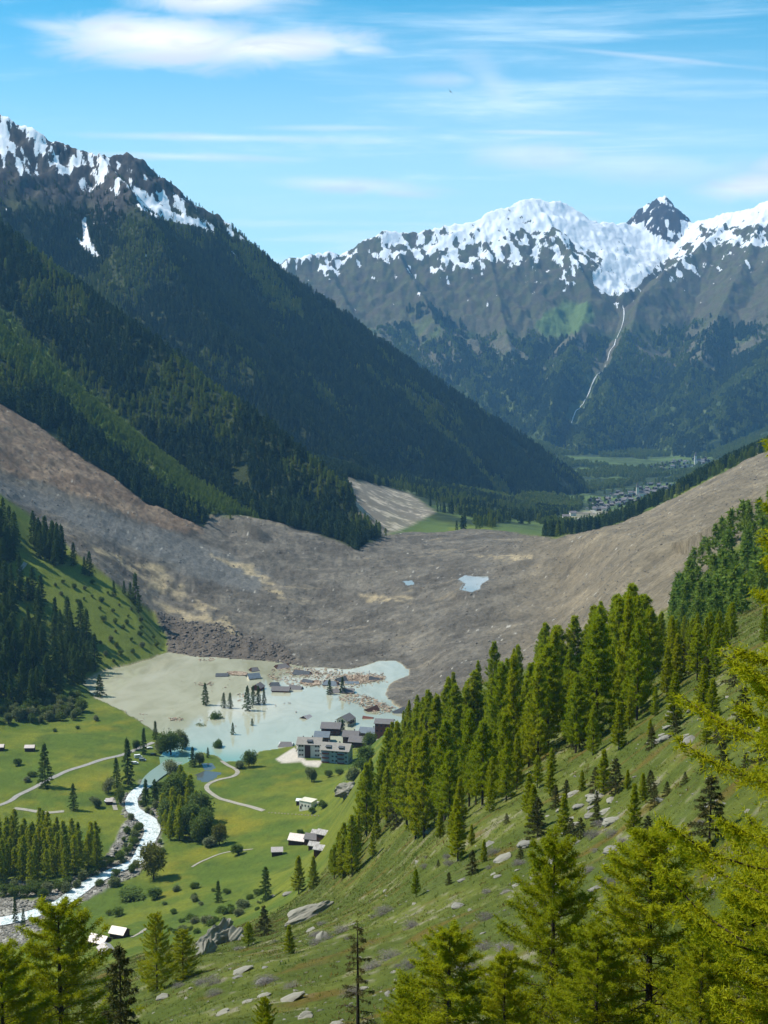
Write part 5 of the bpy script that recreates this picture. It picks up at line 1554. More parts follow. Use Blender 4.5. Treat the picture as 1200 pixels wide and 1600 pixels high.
def house(name, label, cat, pos, rot, L, W, h, rise, roof, wall, group=None, win=None, chimney=False, balcony=False, tilt=(0, 0), ov=0.9, hip=0.0, door=False, sink=3.0):
    e = bpy.data.objects.new(name, None); C.objects.link(e)
    e.location = pos; e.rotation_euler = (tilt[0], tilt[1], rot)
    tag(e, label, cat, group)
    prism(L, W, h, rise, -sink).build('wall', M[wall], e)
    r = roof_mb(L, W, h, rise, ov, hip=hip).build('roof', M[roof], e)
    if chimney:
        MB().box((L * 0.2, W * 0.12, h + rise * 0.9 + 0.7), (0.8, 0.8, 1.6)).box((L * 0.2, W * 0.12, h + rise * 0.9 + 1.56), (1.0, 1.0, 0.12)).build('chimney', M['concrete'], r)
    if win:
        nx, nz = win
        for iz in range(nz):
            z = (iz + 0.55) * h / nz
            for ix in range(nx):
                x = -L / 2 + (ix + 0.5) * L / nx
                MB().box((x, -W / 2 - 0.03, z), (1.3, 0.10, 1.2)).build('window', M['glass'], e)
            for k in (-1, 1):
                for yy in (-W * 0.22, W * 0.22):
                    MB().box((k * (L / 2 + 0.03), yy, z), (0.10, 1.1, 1.2)).build('window', M['glass'], e)
    if balcony:
        for iz in range(1, (win[1] if win else 2)):
            z = iz * h / (win[1] if win else 2)
            b = MB().box((0, -W / 2 - 0.75, z), (L * 0.5, 1.4, 0.18))
            b.box((0, -W / 2 - 1.4, z + 0.55), (L * 0.5, 0.08, 0.9))
            for s in (-1, 1):
                b.box((s * L * 0.25, -W / 2 - 0.72, z + 0.55), (0.08, 1.3, 0.9))
            b.build('balcony', M['timber'], e)
    if door:
        MB().box((L * 0.12, -W / 2 - 0.03, 1.0), (1.1, 0.12, 2.0)).build('door', M['timber'], e)
    return e


def lp(px, py, z=0.0):
    x, y = flat(px, py, z)
    return (x, y, z)


# apartment blocks on the shore
def block(label, px, py, rot, L, W, h, rise, wall, roof, bays, floors, dormers, stair, z=1.0):
    x, y, zz = hit(px, py, 800)
    e = bpy.data.objects.new('apartment_building', None); C.objects.link(e)
    e.location = (x, y + W / 2, zz + 0.2); e.rotation_euler = (0, 0, rot)
    tag(e, label, 'apartment building', None)
    prism(L, W, h, rise, -4).build('wall', M[wall], e)
    r = roof_mb(L, W, h, rise, 1.1, 0.35).build('roof', M[roof], e)
    MB().box((L * 0.1, 0.8, h + rise + 0.5), (0.9, 0.9, 1.8)).box((L * 0.1, 0.8, h + rise + 1.46), (1.1, 1.1, 0.12)).build('chimney', M['concrete'], r)
    MB().box((-L * 0.3, 0.5, h + rise + 0.4), (0.7, 0.7, 1.5)).build('chimney', M['concrete'], r)
    for dx in dormers:
        d = bpy.data.objects.new('dormer', MB().box((dx, -W * 0.30, h + rise * 0.35), (3.4, 3.2, 1.8)).mesh('dormer', M['timber'])); C.objects.link(d); d.parent = e
        MB().box((dx, -W * 0.32, h + rise * 0.35 + 1.03), (4.4, 4.2, 0.22), rx=0.12).build('dormer_roof', M['slate_dark'], d)
        MB().box((dx, -W * 0.30 - 1.66, h + rise * 0.35 + 0.1), (2.4, 0.1, 1.1)).build('window', M['glass'], d)
    if stair:
        MB().box((stair, -W / 2 - 0.25, h / 2), (4.2, 0.5, h)).build('timber_facade', M['timber'], e)
    for iz in range(floors):
        z_ = (iz + 0.55) * h / floors
        for ix in bays:
            MB().box((ix, -W / 2 - 0.04, z_), (1.5, 0.12, 1.35)).build('window', M['glass'], e)
        for yy in (-W * 0.28, 0, W * 0.28):
            MB().box((L / 2 + 0.04, yy, z_), (0.12, 1.2, 1.3)).build('window', M['glass'], e)
            MB().box((-L / 2 - 0.04, yy, z_), (0.12, 1.2, 1.3)).build('window', M['glass'], e)
        if iz:
            zf = iz * h / floors
            b = MB().box((-L / 2 - 0.9, 0, zf), (1.7, W * 0.7, 0.2)); b.box((-L / 2 - 1.7, 0, zf + 0.55), (0.1, W * 0.7, 0.9))
            b.build('balcony', M['white'], e)
    return e


blk1 = block('pale apartment block at the lake shore with a brown timber strip down its front', 484, 1184, math.radians(-6), 17.5, 12, 10.5, 3.4, 'render', 'slate_pale', [-7, -5, 5.4, 7.3], 3, [0.5], -1.0 + 0, 2)
blk2 = block('bluish apartment block nearest the camera with two dark dormers and brown balconies', 526, 1193, math.radians(-14), 21, 13, 10, 3.6, 'render_blue', 'slate_pale', [-1.5, 1.5, 9], 3, [-5.2, 4.8], 0, 2)
for iz in range(3):
    for dx, mt_ in ((-6.8, 'timber_red'), (5.0, 'timber')):
        z_ = iz * 10 / 3 + 0.2
        b = MB().box((dx, -6.5 - 0.8, z_ + 0.1), (5.0, 1.6, 0.2)); b.box((dx, -6.5 - 1.55, z_ + 0.6), (5.0, 0.1, 0.9))
        for s in (-1, 1): b.box((dx + s * 2.45, -6.5 - 0.8, z_ + 0.6), (0.1, 1.4, 0.9))
        b.build('balcony', M[mt_], blk2)

VG = 'buildings standing at the edge of the flood'
def fl(px, py): return lp(px, py, 0.0)
house('chalet', 'large chalet with purple-grey roof behind the pale apartment block', 'chalet', fl(518, 1146), math.radians(-8), 15, 11, 6, 3.2, 'slate', 'timber', VG, (4, 2), True, True)
house('chalet', 'cream gabled house furthest back of the flooded hamlet', 'chalet', fl(540, 1132), math.radians(62), 12, 10.5, 5.2, 3.2, 'slate', 'render_cream', VG, (3, 2), False, True)
house('chalet', 'dark brown chalet with a long grey roof right of the tree', 'chalet', fl(566, 1167), math.radians(-12), 19, 11, 5.5, 3.0, 'slate', 'timber', VG, (5, 2), False, True)
house('chalet', 'narrow brown chalet joined behind the long grey roof', 'chalet', fl(549, 1160), math.radians(-10), 12, 9, 6.2, 3.4, 'slate', 'timber', VG, (3, 2), True, True)
house('chalet', 'chalet with blue-grey roof and two small chimneys by the timber raft', 'chalet', fl(578, 1150), math.radians(-16), 15, 10, 4.0, 3.0, 'slate_blue', 'timber', VG, (4, 1), True)
house('chalet', 'tall reddish-brown house half hidden by the larches at the shore', 'chalet', fl(601, 1152), math.radians(-10), 14, 11, 13, 2.2, 'slate', 'timber_red', VG, (4, 3), False)
house('chalet', 'small grey-roofed annex tucked behind the pale apartment block', 'chalet', fl(504, 1158), math.radians(-8), 11, 9, 5, 3.0, 'slate_blue', 'timber', VG, (3, 1), False)

# drowned roofs; z of the eaves is what shows above the water
FR = 'drowned houses in the lake'
for (px_, py_, rot, L, W, h, rise, roof, wall, lab, tilt, hip) in [
        (347, 1056, 3, 11, 7, 0.5, 1.9, 'slate_dark', 'timber', 'dark flat-pitched roof floating alone at the left of the drowned hamlet', (0, 0), 0),
        (397, 1048, 30, 8, 7, 0.6, 2.6, 'slate', 'timber', 'small grey pyramid-like roof at the back left of the drowned hamlet', (0, 0.05), 2),
        (396, 1060, 24, 11, 9, 1.4, 3.6, 'slate_blue', 'render_cream', 'blue-grey roof with a cream gable just above the water', (0, 0), 0),
        (403, 1077, 72, 10, 9, 2.6, 3.0, 'slate', 'timber_red', 'red-brown house sunk to its upper floor with a grey roof', (0, 0), 0),
        (429, 1071, 10, 9, 7, 0.3, 2.6, 'slate_dark', 'timber', 'low dark roof between the red-brown house and the long brown roof', (0, 0), 2),
        (439, 1080, -6, 16, 8, 1.6, 2.8, 'slate', 'timber_red', 'long brown-walled house with broken boards on its roof', (0, 0), 0),
        (462, 1076, -14, 11, 8, 0.6, 2.4, 'slate', 'timber', 'tilted grey roof right of the long brown-walled house', (0.1, 0.12), 0),
        (441, 1043, 20, 14, 11, 0.4, 3.4, 'slate', 'timber', 'broad grey roof pushed against the debris front', (0.1, -0.06), 4),
        (472, 1053, -10, 17, 10, 0.4, 3.0, 'slate_dark', 'timber', 'big dark roof lying in the timber raft near the debris front', (0.05, 0.08), 2),
        (481, 1067, -20, 9, 5, 1.2, 1.8, 'slate_dark', 'timber_red', 'small dark hut beside the middle of the timber raft', (0, 0.1), 0),
        (517, 1070, -12, 14, 9, 0.8, 3.0, 'slate_blue', 'timber', 'blue-grey roof in the thick of the timber raft', (0.05, 0.1), 3),
        (533, 1064, 30, 9, 8, 0.6, 3.2, 'slate_dark', 'timber', 'steep dark roof wedged in the timber raft', (0.1, -0.15), 0),
        (550, 1068, 0, 12, 6, 0.3, 1.6, 'slate_blue', 'timber', 'flat blue roof at the right of the timber raft', (0, 0.03), 0),
        (544, 1082, -6, 10, 8, 1.2, 2.6, 'slate', 'timber', 'grey roof beside the pair of drowned spruces', (0, 0), 0),
        (523, 1081, -6, 9, 8, 0.4, 2.4, 'slate', 'timber', 'brown-grey roof between the pair of drowned spruces', (0, 0), 0),
        (479, 1121, 60, 9, 9, -0.8, 2.6, 'metal_roof', 'timber', 'nearly sunken pale roof with a dark gable alone in open water', (0, 0.1), 0),
        (447, 1165, -4, 11, 8, 0.3, 2.6, 'slate', 'render', 'small grey roof at the near shore left of the apartment blocks', (0, 0), 2),
        (581, 1110, 30, 10, 8, 0.4, 2.8, 'timber', 'timber', 'crushed dark roof in the timber raft near the right shore', (0.2, -0.2), 0),
        (575, 1122, -10, 8, 4, 0.2, 1.0, 'timber_red', 'timber', 'wrecked reddish shed floating below the right timber raft', (0.1, 0.1), 0),
        (586, 1062, 0, 11, 6, 0.2, 2.0, 'slate_dark', 'timber', 'dark wreck at the far right end of the back timber raft', (0.1, 0.2), 0),
        (624, 1113, 20, 10, 7, 0.6, 2.6, 'slate_dark', 'timber', 'dark slanted roof at the right shore above the larches', (0.1, -0.3), 0)]:
    house('flooded_house', lab, 'house', fl(px_, py_), math.radians(rot), L, W, h, rise, roof, wall, FR, tilt=tilt, hip=hip, ov=0.7)

# barns on the meadow
BG = 'old barns on the meadows'
def barn(px, py, lab, rot, L, W, h, rise, roof, wall, door=True, ymin=400, grp=BG):
    x, y, z = hit(px, py, ymin)
    return house('barn', lab, 'barn', (x, y, z), math.radians(rot), L, W, h, rise, roof, wall, grp, door=door, sink=2.5, ov=0.5)
barn(433, 1336, 'small dark log barn with a pale roof standing apart on the near meadow', 4, 6, 5, 3.0, 1.6, 'metal_roof', 'timber')
barn(466, 1318, 'dark barn with a rust-streaked metal roof, leftmost of the barn row', -18, 9.5, 7.5, 3.2, 2.6, 'metal_roof', 'timber')
barn(488, 1316, 'brown barn in the middle of the barn row', -18, 7.5, 6.5, 3.0, 2.2, 'slate', 'timber')
barn(497, 1310, 'stone-roofed barn behind the brown barn of the row', -25, 6.5, 6, 3.0, 2.0, 'stone_roof', 'timber')
barn(505, 1308, 'pale-roofed hut at the right end of the barn row', -30, 6, 5, 2.6, 1.8, 'stone_roof', 'timber')
barn(492, 1324, 'low hut with bright stone roof in front of the barn row', -20, 6, 5, 1.8, 1.5, 'stone_roof', 'timber')
barn(501, 1330, 'lowest hut of the barn row with a bright stone roof', -20, 5, 4.5, 1.6, 1.4, 'stone_roof', 'timber')
barn(47, 1173, 'tiny dark hut with a pale roof on the left meadow', 2, 7, 5, 3.0, 1.5, 'metal_roof', 'timber')
barn(0, 1172, 'tiny hut cut off by the left edge on the meadow', 2, 6, 5, 3.0, 1.5, 'metal_roof', 'timber')
barn(171, 1256, 'small hut with grey roof beside the wood track', 4, 4, 4, 2.4, 1.4, 'metal_roof', 'timber')
barn(156, 1476, 'long shed with rusty pale metal roof, left of the near pair', -24, 8, 6.5, 2.4, 2.0, 'metal_roof', 'timber')
barn(187, 1464, 'dark-walled shed with pale metal roof, right of the near pair', -20, 7, 6, 2.8, 1.9, 'metal_roof', 'timber')
barn(166, 1490, 'reddish-roofed shed just below the near pair', -60, 6, 5, 2.0, 1.5, 'metal_roof', 'timber_red')
# white flat-topped barn ruin with low wall
def ruin():
    x, y, z = hit(481, 1265, 600)
    e = bpy.data.objects.new('farm_building', None); C.objects.link(e); e.location = (x, y + 3, z); e.rotation_euler = (0, 0, math.radians(-28))
    tag(e, 'white flat-roofed building on the middle meadow with a low white wall behind', 'building', None)
    MB().box((0, 0, 1.7), (9, 7, 7.4)).build('wall', M['white'], e)
    MB().box((0, 0, 5.52), (9.5, 7.5, 0.22)).build('roof', M['render_cream'], e)
    for k in (-2.4, 0, 2.4):
        MB().box((k, -3.53, 2.6), (0.9, 0.12, 1.2)).build('window', M['glass'], e)
    MB().box((-3.4, -3.53, 0.9), (1.1, 0.12, 2.0)).build('door', M['timber'], e)
    m_ = MB().box((9, 5.0, 2.4), (14, 0.6, 2.0)); m_.box((15.7, 1.0, 2.4), (0.6, 8, 2.0)); m_.build('low_wall', M['white'], e)
    x, y, z = hit(472, 1256, 600)
    house('barn', 'small hut with bright flat white roof left of the white building', 'barn', (x, y, z), math.radians(-6), 7, 4.5, 2.6, 0.7, 'paint_white', 'timber', BG, sink=2.5, ov=0.4)
ruin()


# dry stone row in front of the white building
random.seed(31)


# ------------------------------------------------------------------ rocks
def rock_mesh(name, seed, mat, flat_=0.6, sub=3, jag=0.35):
    import bmesh
    bm = bmesh.new(); bmesh.ops.create_icosphere(bm, subdivisions=sub, radius=0.5)
    R = np.random.default_rng(seed); off = R.uniform(0, 50, 3)
    cuts = [(Vector(R.normal(size=3)).normalized(), R.uniform(0.26, 0.42)) for _ in range(14)]
    for v in bm.verts:
        p = v.co.copy()
        for n_, d in cuts:
            k_ = p.dot(n_) - d
            if k_ > 0: p -= n_ * k_ * 0.92
        n_ = float(vnoise(np.array([p.x * 3 + off[0]]), np.array([p.y * 3 + p.z * 4 + off[1]]), 7)[0]) + 0.5 * float(vnoise(np.array([p.x * 9 + off[0]]), np.array([p.y * 9 + p.z * 11 + off[1]]), 9)[0])
        p *= 1 + jag * 0.55 * n_
        v.co = (p.x, p.y, p.z * flat_)
    me = bpy.data.meshes.new(name); bm.to_mesh(me); bm.free(); me.materials.append(mat)
    return me


RM = [rock_mesh('boulder', 600 + i, M[m_], f_) for i, (m_, f_) in enumerate([('rock', 0.5), ('rock_pale', 0.45), ('rock', 0.65), ('rock_pale', 0.6), ('rock', 0.4)])]
SLABM = rock_mesh('boulder', 640, M['rock'], 0.42, 5, 0.3)
CLIFFM = [rock_mesh('boulder', 650 + i, M['rock'], 0.9, 5, 0.5) for i in range(3)]


def boulder(me, x, y, z, s, rot, lab, grp=None, name='boulder'):
    o = bpy.data.objects.new(name, me); C.objects.link(o)
    o.location = (x, y, z); o.scale = s; o.rotation_euler = rot
    return tag(o, lab, 'rock', grp)


x, y, z = hit(480, 1435, 200)
boulder(SLABM, x, y, z + 1.2, (17, 7, 16), (0.2, -0.42, 0.25), 'huge tilted slab with a dark overhang on the slope')
x, y, z = hit(545, 1240, 500)
boulder(CLIFFM[0], x, y + 4, z + 1, (17, 14, 14), (0, 0.1, 0.3), 'rocky knoll with a shaded face below the apartment blocks')
x, y, z = hit(531, 1240, 500)
boulder(CLIFFM[1], x, y + 3, z + 1, (10, 9, 10), (0, 0.2, 1.3), 'paler lower half of the rocky knoll')
for (a_, b_, sx, sz, r_, lab) in [(335, 1478, 13, 15, 0.5, 'pale cliff face below the big slab, left part'), (352, 1452, 10, 12, 1.5, 'upper block of the pale cliff face'), (370, 1470, 7, 10, 2.6, 'right block of the pale cliff face'), (318, 1492, 7, 8, 3.9, 'lowest block of the pale cliff face')]:
    x, y, z = hit(a_, b_, 150)
    boulder(random.choice(CLIFFM), x, y + 3, z - 1.0, (sx, sx * 0.6, sz), (0.1, -0.5, r_), lab)
for (a_, b_, w_, k_, lab) in [(822, 1322, 44, 1, 'long pale slab below the dark bushy spruce'), (1078, 1160, 36, 3, 'pale jutting boulder high on the open slope'), (722, 1376, 16, 3, 'round pale boulder on the lower slope'),
                              (715, 1418, 32, 1, 'flat pale rock beside the heath patch'), (905, 1262, 30, 1, 'white slab among the rocks in the middle of the slope'), (935, 1248, 42, 0, 'dark-edged slab above the white slabs'),
                              (960, 1330, 44, 1, 'pointed slab left of the tall dark spruce'), (900, 1318, 24, 3, 'pale slab under the small spruce'), (862, 1350, 22, 2, 'grey boulder behind the slim larch'), (930, 1390, 24, 3, 'pale boulder between the bottom larches'),
                              (1050, 1116, 24, 2, 'dark broken rock at the top of the open slope'), (1060, 1425, 22, 0, 'grey rock right of the fullest larch'), (1115, 1125, 14, 1, 'white rock high on the slope'), (255, 1560, 26, 2, 'dark cleft boulder on the grass at the bottom left'),
                              (372, 1528, 20, 3, 'pale boulder on the bottom grass'), (478, 1590, 30, 2, 'boulder at the bottom edge'), (450, 1398, 24, 1, 'pale flat rock left of the big slab'), (425, 1402, 14, 3, 'small pale rock above the cliff'), (672, 1300, 20, 2, 'grey rock at the lower edge of the larch stand'), (570, 1545, 20, 0, 'low rock on the grass by the dark spruce')]:
    x, y, z = hit(a_, b_, 50)
    s = w_ / 2000 * y
    boulder(RM[k_], x, y, z + 0.05 * s, (s * 1.1, s * 0.8, s * 0.75), (random.uniform(-.15, .15), -0.25, random.uniform(-0.5, 0.5)), lab, 'named rocks on the slope')
SLOPE = [(600, 1380), (700, 1300), (800, 1270), (900, 1210), (1000, 1140), (1100, 1060), (1200, 1030), (1200, 1600), (220, 1600), (330, 1500), (480, 1440)]
pts = scatter(SLOPE, 70, 480, 190, 2.0, seed=41, keep=lambda x, y, z: (fbm(x, y, 30, 3, 77) + 0.3 * (pix(x, y, z)[0] > 800) > -0.05))
for i, (x, y, z) in enumerate(pts):
    s = min(2.8, 0.38 * math.exp(abs(random.gauss(0, 0.8))))
    boulder(random.choice(RM), x, y, z + 0.02 * s, (s * random.uniform(0.9, 1.5), s * random.uniform(0.7, 1.1), s * random.uniform(0.4, 0.8)), (random.uniform(-.2, .2), -0.3 + random.uniform(-.2, .2), random.uniform(-3, 3)),
            'half-buried pale rock on the open grassy slope', 'rocks scattered on the open slope')
for poly, n, sd_, lab in [([(862, 1235), (960, 1232), (968, 1282), (880, 1300)], 12, 42, 'grey slab of the stone patch around the small spruces in mid-slope'), ([(770, 1320), (850, 1300), (880, 1350), (800, 1400), (700, 1420)], 8, 43, 'grey slab of the stone patch below the dark bushy spruce'),
                       ([(1000, 1110), (1080, 1090), (1120, 1150), (1040, 1180)], 10, 44, 'grey rock of the patch near the jutting boulder'), ([(300, 1540), (420, 1500), (520, 1560), (240, 1590)], 6, 45, 'grey rock low in the grass at the bottom left')]:
    for x, y, z in scatter(poly, 60, 480, n, 2.0, seed=sd_):
        s = random.uniform(1.0, 3.6) * (0.5 + y / 500)
        boulder(RM[random.choice((0, 1, 4))], x, y, z + 0.03 * s, (s * 1.3, s * 0.95, s * 0.95), (random.uniform(-.2, .2), -0.32, random.uniform(-0.6, 0.6)), lab, 'stones of the patch ' + lab.split(' ', 2)[2])
for k in range(16):
    x, y, z = hit(420 + k * 5.2 + random.uniform(-1, 1), 1270 + k * 0.35, 600)
    boulder(random.choice(RM), x, y, z + 0.2, (1.6, 1.3, 1.2), (0, 0, random.uniform(0, 3)), 'pale stone in the row edging the meadow before the white building', 'stone row on the meadow')


def pebbles(name, label, pts, smin, smax, mat, seed, flat_=0.7):
    """many stones nobody would count, one mesh"""
    R = np.random.default_rng(seed)
    n = len(pts)
    base = np.array([(1, 0, 0), (-1, 0, 0), (0, 1, 0), (0, -1, 0), (0, 0, 1), (0, 0, -1)], float) * 0.5
    F0 = np.array([(0, 2, 4), (2, 1, 4), (1, 3, 4), (3, 0, 4), (2, 0, 5), (1, 2, 5), (3, 1, 5), (0, 3, 5)])
    s = smin * (smax / smin) ** (R.uniform(0, 1, n) ** 2.2)
    V = base[None] * (1 + 0.5 * R.uniform(-1, 1, (n, 6, 1))) * s[:, None, None] * np.array([1.2, 1, flat_])
    a = R.uniform(0, 6.28, n); c_, s_ = np.cos(a), np.sin(a)
    x = V[..., 0] * c_[:, None] - V[..., 1] * s_[:, None]; y = V[..., 0] * s_[:, None] + V[..., 1] * c_[:, None]
    V = np.stack([x, y, V[..., 2]], -1) + np.asarray(pts)[:, None, :]
    F = (F0[None] + (np.arange(n) * 6)[:, None, None]).reshape(-1)
    o = add_mesh(name, V.reshape(-1, 3), F, 3, None, mat)
    return tag(o, label, None, None, 'stuff')


def cover_mask(mask, y0, y1, u0, u1, n, seed, thr=0.5):
    x, y, z = cover(y0, y1, u0, u1, n, seed, lambda x, y, z: look(mask, x, y) > thr)
    return np.column_stack([x, y, z])


pebbles('river_stones', 'pale stones and cobbles along the rapids', cover_mask(R_gravel * (RIVER_D > -2.5), 560, 900, -0.36, -0.12, 60000, 51), 0.4, 2.6, M['rock_pale'], 51)
pebbles('debris_stones', 'pale stones strewn over the landslide', cover_mask(R_debris, 1050, 1950, -0.34, 0.34, 9000, 52), 0.4, 3.5, M['rock_pale'], 52, 0.6)
pebbles('debris_rubble', 'dark rubble strewn over the landslide', cover_mask(R_debris, 1050, 1950, -0.34, 0.34, 12000, 53), 0.5, 3.0, M['rock_dark'], 53, 0.7)
pebbles('debris_front_rubble', 'coarse dark blocks at the front of the landslide', cover_mask(R_rough * R_debris, 1150, 1500, -0.3, 0.0, 22000, 54, 0.3), 0.7, 5.0, M['rock_dark'], 54, 0.8)
pebbles('slope_stones', 'small stones in the grass of the near slope', np.array(scatter(SLOPE, 60, 480, 900, 0.6, seed=55)), 0.12, 0.7, M['rock_pale'], 55, 0.5)


# floating wreckage: broken boards nobody could count
def boards(name, label, polys, n, seed, lo=1.0, hi=6.0, z=0.1):
    R = np.random.default_rng(seed); m_ = MB(); cnt = 0
    while cnt < n:
        poly = polys[R.integers(len(polys))]
        xs = [p[0] for p in poly]; ys = [p[1] for p in poly]
        a, b = R.uniform(min(xs), max(xs)), R.uniform(min(ys), max(ys))
        if in_poly(np.array([a]), np.array([b]), poly)[0] + R.normal(0, 1.2) < 0:
            continue
        x, y = flat(a, b, 0)
        L = R.uniform(lo, hi)
        m_.box((x, y, z + R.uniform(0, 0.9)), (L, R.uniform(0.25, 0.5) * L ** 0.7, R.uniform(0.1, 0.5)), R.uniform(0, 3.14), R.normal(0, 0.35))
        cnt += 1
    o = m_.build(name, M['wood'])
    return tag(o, label, None, None, 'stuff')


boards('floating_wreckage', 'raft of pale broken timber floating around the drowned roofs', [
    [(442, 1047), (470, 1042), (500, 1050), (530, 1052), (560, 1055), (600, 1057), (604, 1062), (580, 1066), (560, 1070), (530, 1062), (500, 1060), (470, 1056), (445, 1052)],
    [(535, 1056), (560, 1054), (602, 1058), (590, 1064), (562, 1070), (545, 1068)],
    [(528, 1088), (560, 1084), (580, 1090), (600, 1100), (616, 1106), (618, 1112), (590, 1116), (575, 1112), (560, 1100), (535, 1096)],
    [(355, 1050), (372, 1050), (386, 1052), (384, 1056), (360, 1054)], [(470, 1066), (500, 1064), (498, 1071), (478, 1070)], [(430, 1042), (520, 1046), (600, 1054), (605, 1066), (540, 1076), (450, 1072), (415, 1060)]], 3200, 61, 0.6, 3.2)
boards('drifting_wood', 'scattered boards drifting on the lake', [
    [(300, 1068), (335, 1066), (332, 1073), (306, 1072)], [(264, 1123), (286, 1122), (284, 1127), (266, 1127)], [(370, 1086), (388, 1084), (386, 1094), (374, 1096)],
    [(310, 1030), (335, 1028), (332, 1034), (312, 1034)], [(280, 1060), (470, 1060), (460, 1150), (260, 1120)], [(180, 1100), (240, 1120), (250, 1135), (200, 1120)]], 170, 62, 0.6, 3.0)


# ------------------------------------------------------------------ vehicles, poles, bird
def camper(px, py, rot, lab, mat='paint_white', L=6.0, Hh=2.6, name='camper_van', cat='camper van'):
    x, y, z = hit(px, py, 700)
    e = bpy.data.objects.new(name, None); C.objects.link(e); e.location = (x, y, z); e.rotation_euler = (0, 0, rot)
    tag(e, lab, cat, 'vehicles by the river')
    b = MB(); h2 = Hh
    prof = [(-L / 2, 0.45), (L / 2, 0.45), (L / 2, 1.1), (L / 2 - 1.0, 1.35), (L / 2 - 1.6, h2), (-L / 2, h2)]
    pts = [(p[0], s, p[1]) for s in (-1.05, 1.05) for p in prof]; n = len(prof)
    b.poly(pts, [list(range(n)), list(range(2 * n - 1, n - 1, -1))] + [[i, i + n, (i + 1) % n + n, (i + 1) % n] for i in range(n)])
    b.build('body', M[mat], e)
    MB().box((L / 2 - 1.27, 0, h2 * 0.73), (0.1, 1.7, 0.7)).build('windscreen', M['glass'], e)
    for s in (-1, 1):
        MB().box((-0.3, s * 1.07, h2 * 0.68), (L * 0.45, 0.05, 0.5)).build('window', M['glass'], e)
        for wx in (-L * 0.3, L * 0.3):
            w_ = tube([(wx, s * 0.85, 0.35), (wx, s * 1.1, 0.35)], [0.35, 0.35], 12)
            wm = MB().poly([tuple(v) for v in w_[0]], [list(f) for f in w_[1]] + [list(range(12)), list(range(23, 11, -1))])
            wm.build('wheel', M['rubber'], e)
camper(216, 1184, 0.3, 'white camper parked under the tall spruce by the river')
camper(223, 1189, -0.1, 'white and grey van right of the white camper', 'paint_grey', 5.2, 2.2)
camper(211, 1194, 0.2, 'white van parked below the white camper', 'paint_white', 5.0, 2.0)
camper(234, 1170, 0.4, 'small white car at the end of the road by the water', 'paint_white', 4.2, 1.5, 'parked_car', 'car')
camper(240, 1180, 0.1, 'dark car beside the round trees at the water', 'paint_dark', 4.4, 1.5, 'parked_car', 'car')
camper(168, 1254, 0.1, 'white car beside the small hut by the wood track', 'paint_white', 4.2, 1.6, 'parked_car', 'car')

def pole(px, py, h, lab):
    x, y = flat(px, py, 0); z = H(x, y)[0]
    e = bpy.data.objects.new('power_pole', None); C.objects.link(e); e.location = (x, y, z); tag(e, lab, 'pole', None)
    v, f = tube([(0, 0, -1), (0, 0, h)], [0.22, 0.16], 7)
    MB().poly([tuple(a) for a in v], [list(a) for a in f]).build('mast', M['bark'], e)
    MB().box((0, 0, h - 0.8), (1.8, 0.15, 0.15)).build('crossarm', M['timber'], e)
pole(264, 1142, 11, 'thin pole standing in the water at the left lake shore')
pole(577, 1055, 9, 'thin pole sticking out of the timber raft at the back')

def bird():
    e = bpy.data.objects.new('bird', None); C.objects.link(e)
    e.location = P(703.5, 143, 150); tag(e, 'small dark bird gliding in the blue sky', 'bird')
    e.rotation_euler = (0.5, 0.75, 0.5)
    v, f = tube([(0, -0.26, 0), (0, -0.2, 0), (0, -0.02, 0), (0, 0.14, 0.01), (0, 0.2, 0.015), (0, 0.24, 0.01), (0, 0.29, 0)], [0.05, 0.02, 0.05, 0.05, 0.03, 0.028, 0.004], 8)
    MB().poly([tuple(a) for a in v], [list(a) for a in f]).build('body', M['feather'], e)
    for s in (-1, 1):
        w = [(s * .03, .08, .02), (s * .2, .12, .06), (s * .42, .04, .05), (s * .40, -.04, .05), (s * .2, -.05, .05), (s * .03, -.08, .02)]
        w2 = [(a, b, c + 0.012) for a, b, c in w]
        MB().poly(w + w2, [[0, 1, 2, 3, 4, 5], [11, 10, 9, 8, 7, 6]] + [[i, (i + 1) % 6, (i + 1) % 6 + 6, i + 6] for i in range(6)]).build('wing', M['feather'], e)
bird()

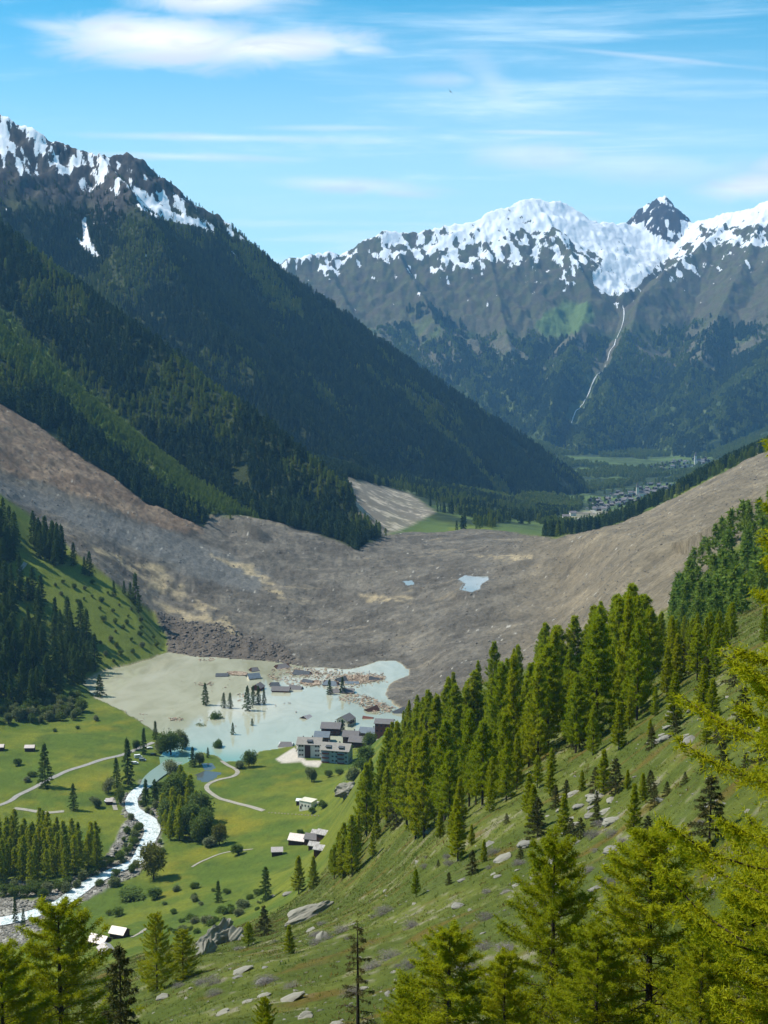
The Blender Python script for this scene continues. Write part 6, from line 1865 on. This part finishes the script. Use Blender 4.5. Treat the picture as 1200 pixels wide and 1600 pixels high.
# ------------------------------------------------------------------ the two distant villages
def village():
    wl = [prism(11, 9, 6, 3, -4).mesh('wall', M[m_]) for m_ in ('timber', 'timber', 'white', 'render_cream')]
    rf = [roof_mb(11, 9, 6, 3, 1.0, 0.4).mesh('roof', M[m_]) for m_ in ('slate', 'slate_dark', 'slate', 'slate')]
    def put(x, y, z, k, s, r, lab, grp):
        e = bpy.data.objects.new('village_house', None); C.objects.link(e); e.location = (x, y, z); e.scale = (s, s, s); e.rotation_euler = (0, 0, r)
        tag(e, lab, 'house', grp)
        for nm, me in (('wall', wl[k]), ('roof', rf[k])):
            o = bpy.data.objects.new(nm, me); C.objects.link(o); o.parent = e
    R = random.Random(9)
    txt = ['dark timber house with grey roof', 'dark timber house with blackish roof', 'white house with grey roof', 'cream house with grey roof']
    for poly, y0, y1, n, mind, where, sd_ in [
            ([(912, 800), (920, 782), (950, 772), (990, 768), (1010, 756), (1045, 756), (1060, 765), (1020, 778), (1000, 785), (960, 795), (935, 800)], 2600, 5200, 115, 16, 'in the nearer distant village', 71),
            ([(1000, 732), (1030, 726), (1060, 718), (1105, 715), (1110, 722), (1080, 730), (1040, 736)], 4000, 6300, 48, 18, 'in the farther distant village', 72)]:
        for x, y, z in scatter(poly, y0, y1, n, mind, seed=sd_):
            k = R.choice((0, 0, 0, 1, 1, 1, 2, 3))
            put(x, y, z, k, R.uniform(0.8, 1.3), R.choice((-0.3, 1.2)) + R.uniform(-.2, .2), txt[k] + ' ' + where, txt[k] + 's ' + where)
    for (a_, b_, lab) in [(884, 812, 'white farmhouse beside the pale road below the nearer village'), (895, 806, 'second farmhouse beside the pale road below the nearer village'), (1000, 738, 'lone white house below the farther village'), (1190, 708, 'lone house high on the right valley side'), (945, 727, 'house at the left end of the far meadows')]:
        x, y, z = hit(a_, b_, 2200); put(x, y, z, 2, 1.3, R.uniform(-.4, .4), lab, None)
    def church(px, py, lab, s):
        x, y, z = hit(px, py, 2200)
        e = bpy.data.objects.new('church', None); C.objects.link(e); e.location = (x, y, z); e.scale = (s, s, s); tag(e, lab, 'church')
        prism(24, 12, 9, 5, -4).build('nave', M['white'], e); roof_mb(24, 12, 9, 5, 0.6, 0.4).build('roof', M['slate'], e)
        t_ = MB().box((-15, 0, 10), (6, 6, 28)).build('tower', M['white'], e)
        MB().poly([(-18.5, -3.5, 24.02), (-11.5, -3.5, 24.02), (-11.5, 3.5, 24.02), (-18.5, 3.5, 24.02), (-15, 0, 38)], [[0, 3, 2, 1], [0, 1, 4], [1, 2, 4], [2, 3, 4], [3, 0, 4]]).build('spire', M['slate'], t_)
    church(1005, 776, 'white church with pointed spire in the nearer distant village', 1.25)
    church(1094, 724, 'white church in the farther distant village', 1.3)
village()


# ------------------------------------------------------------------ air
def haze():
    me = bpy.data.meshes.new('haze')
    x0, x1, y0, y1, z0, z1 = -24000, 24000, -400, 14200, float(GH.min()) - 40, float(max(GH.max(), 320)) + 60
    x0, x1 = float(GX.min()) - 60, float(GX.max()) + 60
    pts = [(x, y, z) for x in (x0, x1) for y in (y0, y1) for z in (z0, z1)]
    me.from_pydata(pts, [], [[0, 1, 3, 2], [4, 6, 7, 5], [0, 4, 5, 1], [2, 3, 7, 6], [0, 2, 6, 4], [1, 5, 7, 3]])
    mt, t = new_mat('thin_air')
    v = t.n('ShaderNodeVolumePrincipled')
    v.inputs['Color'].default_value = (0.24, 0.57, 1.0, 1)
    v.inputs['Density'].default_value = HAZE
    v.inputs['Anisotropy'].default_value = 0.0
    t.n('ShaderNodeOutputMaterial', i_1=v.outputs[0])
    me.materials.append(mt)
    o = bpy.data.objects.new('haze', me); C.objects.link(o)
    tag(o, 'thin blue haze in the air of the valley', None, None, 'stuff')
HAZE = 3.9e-5
haze()
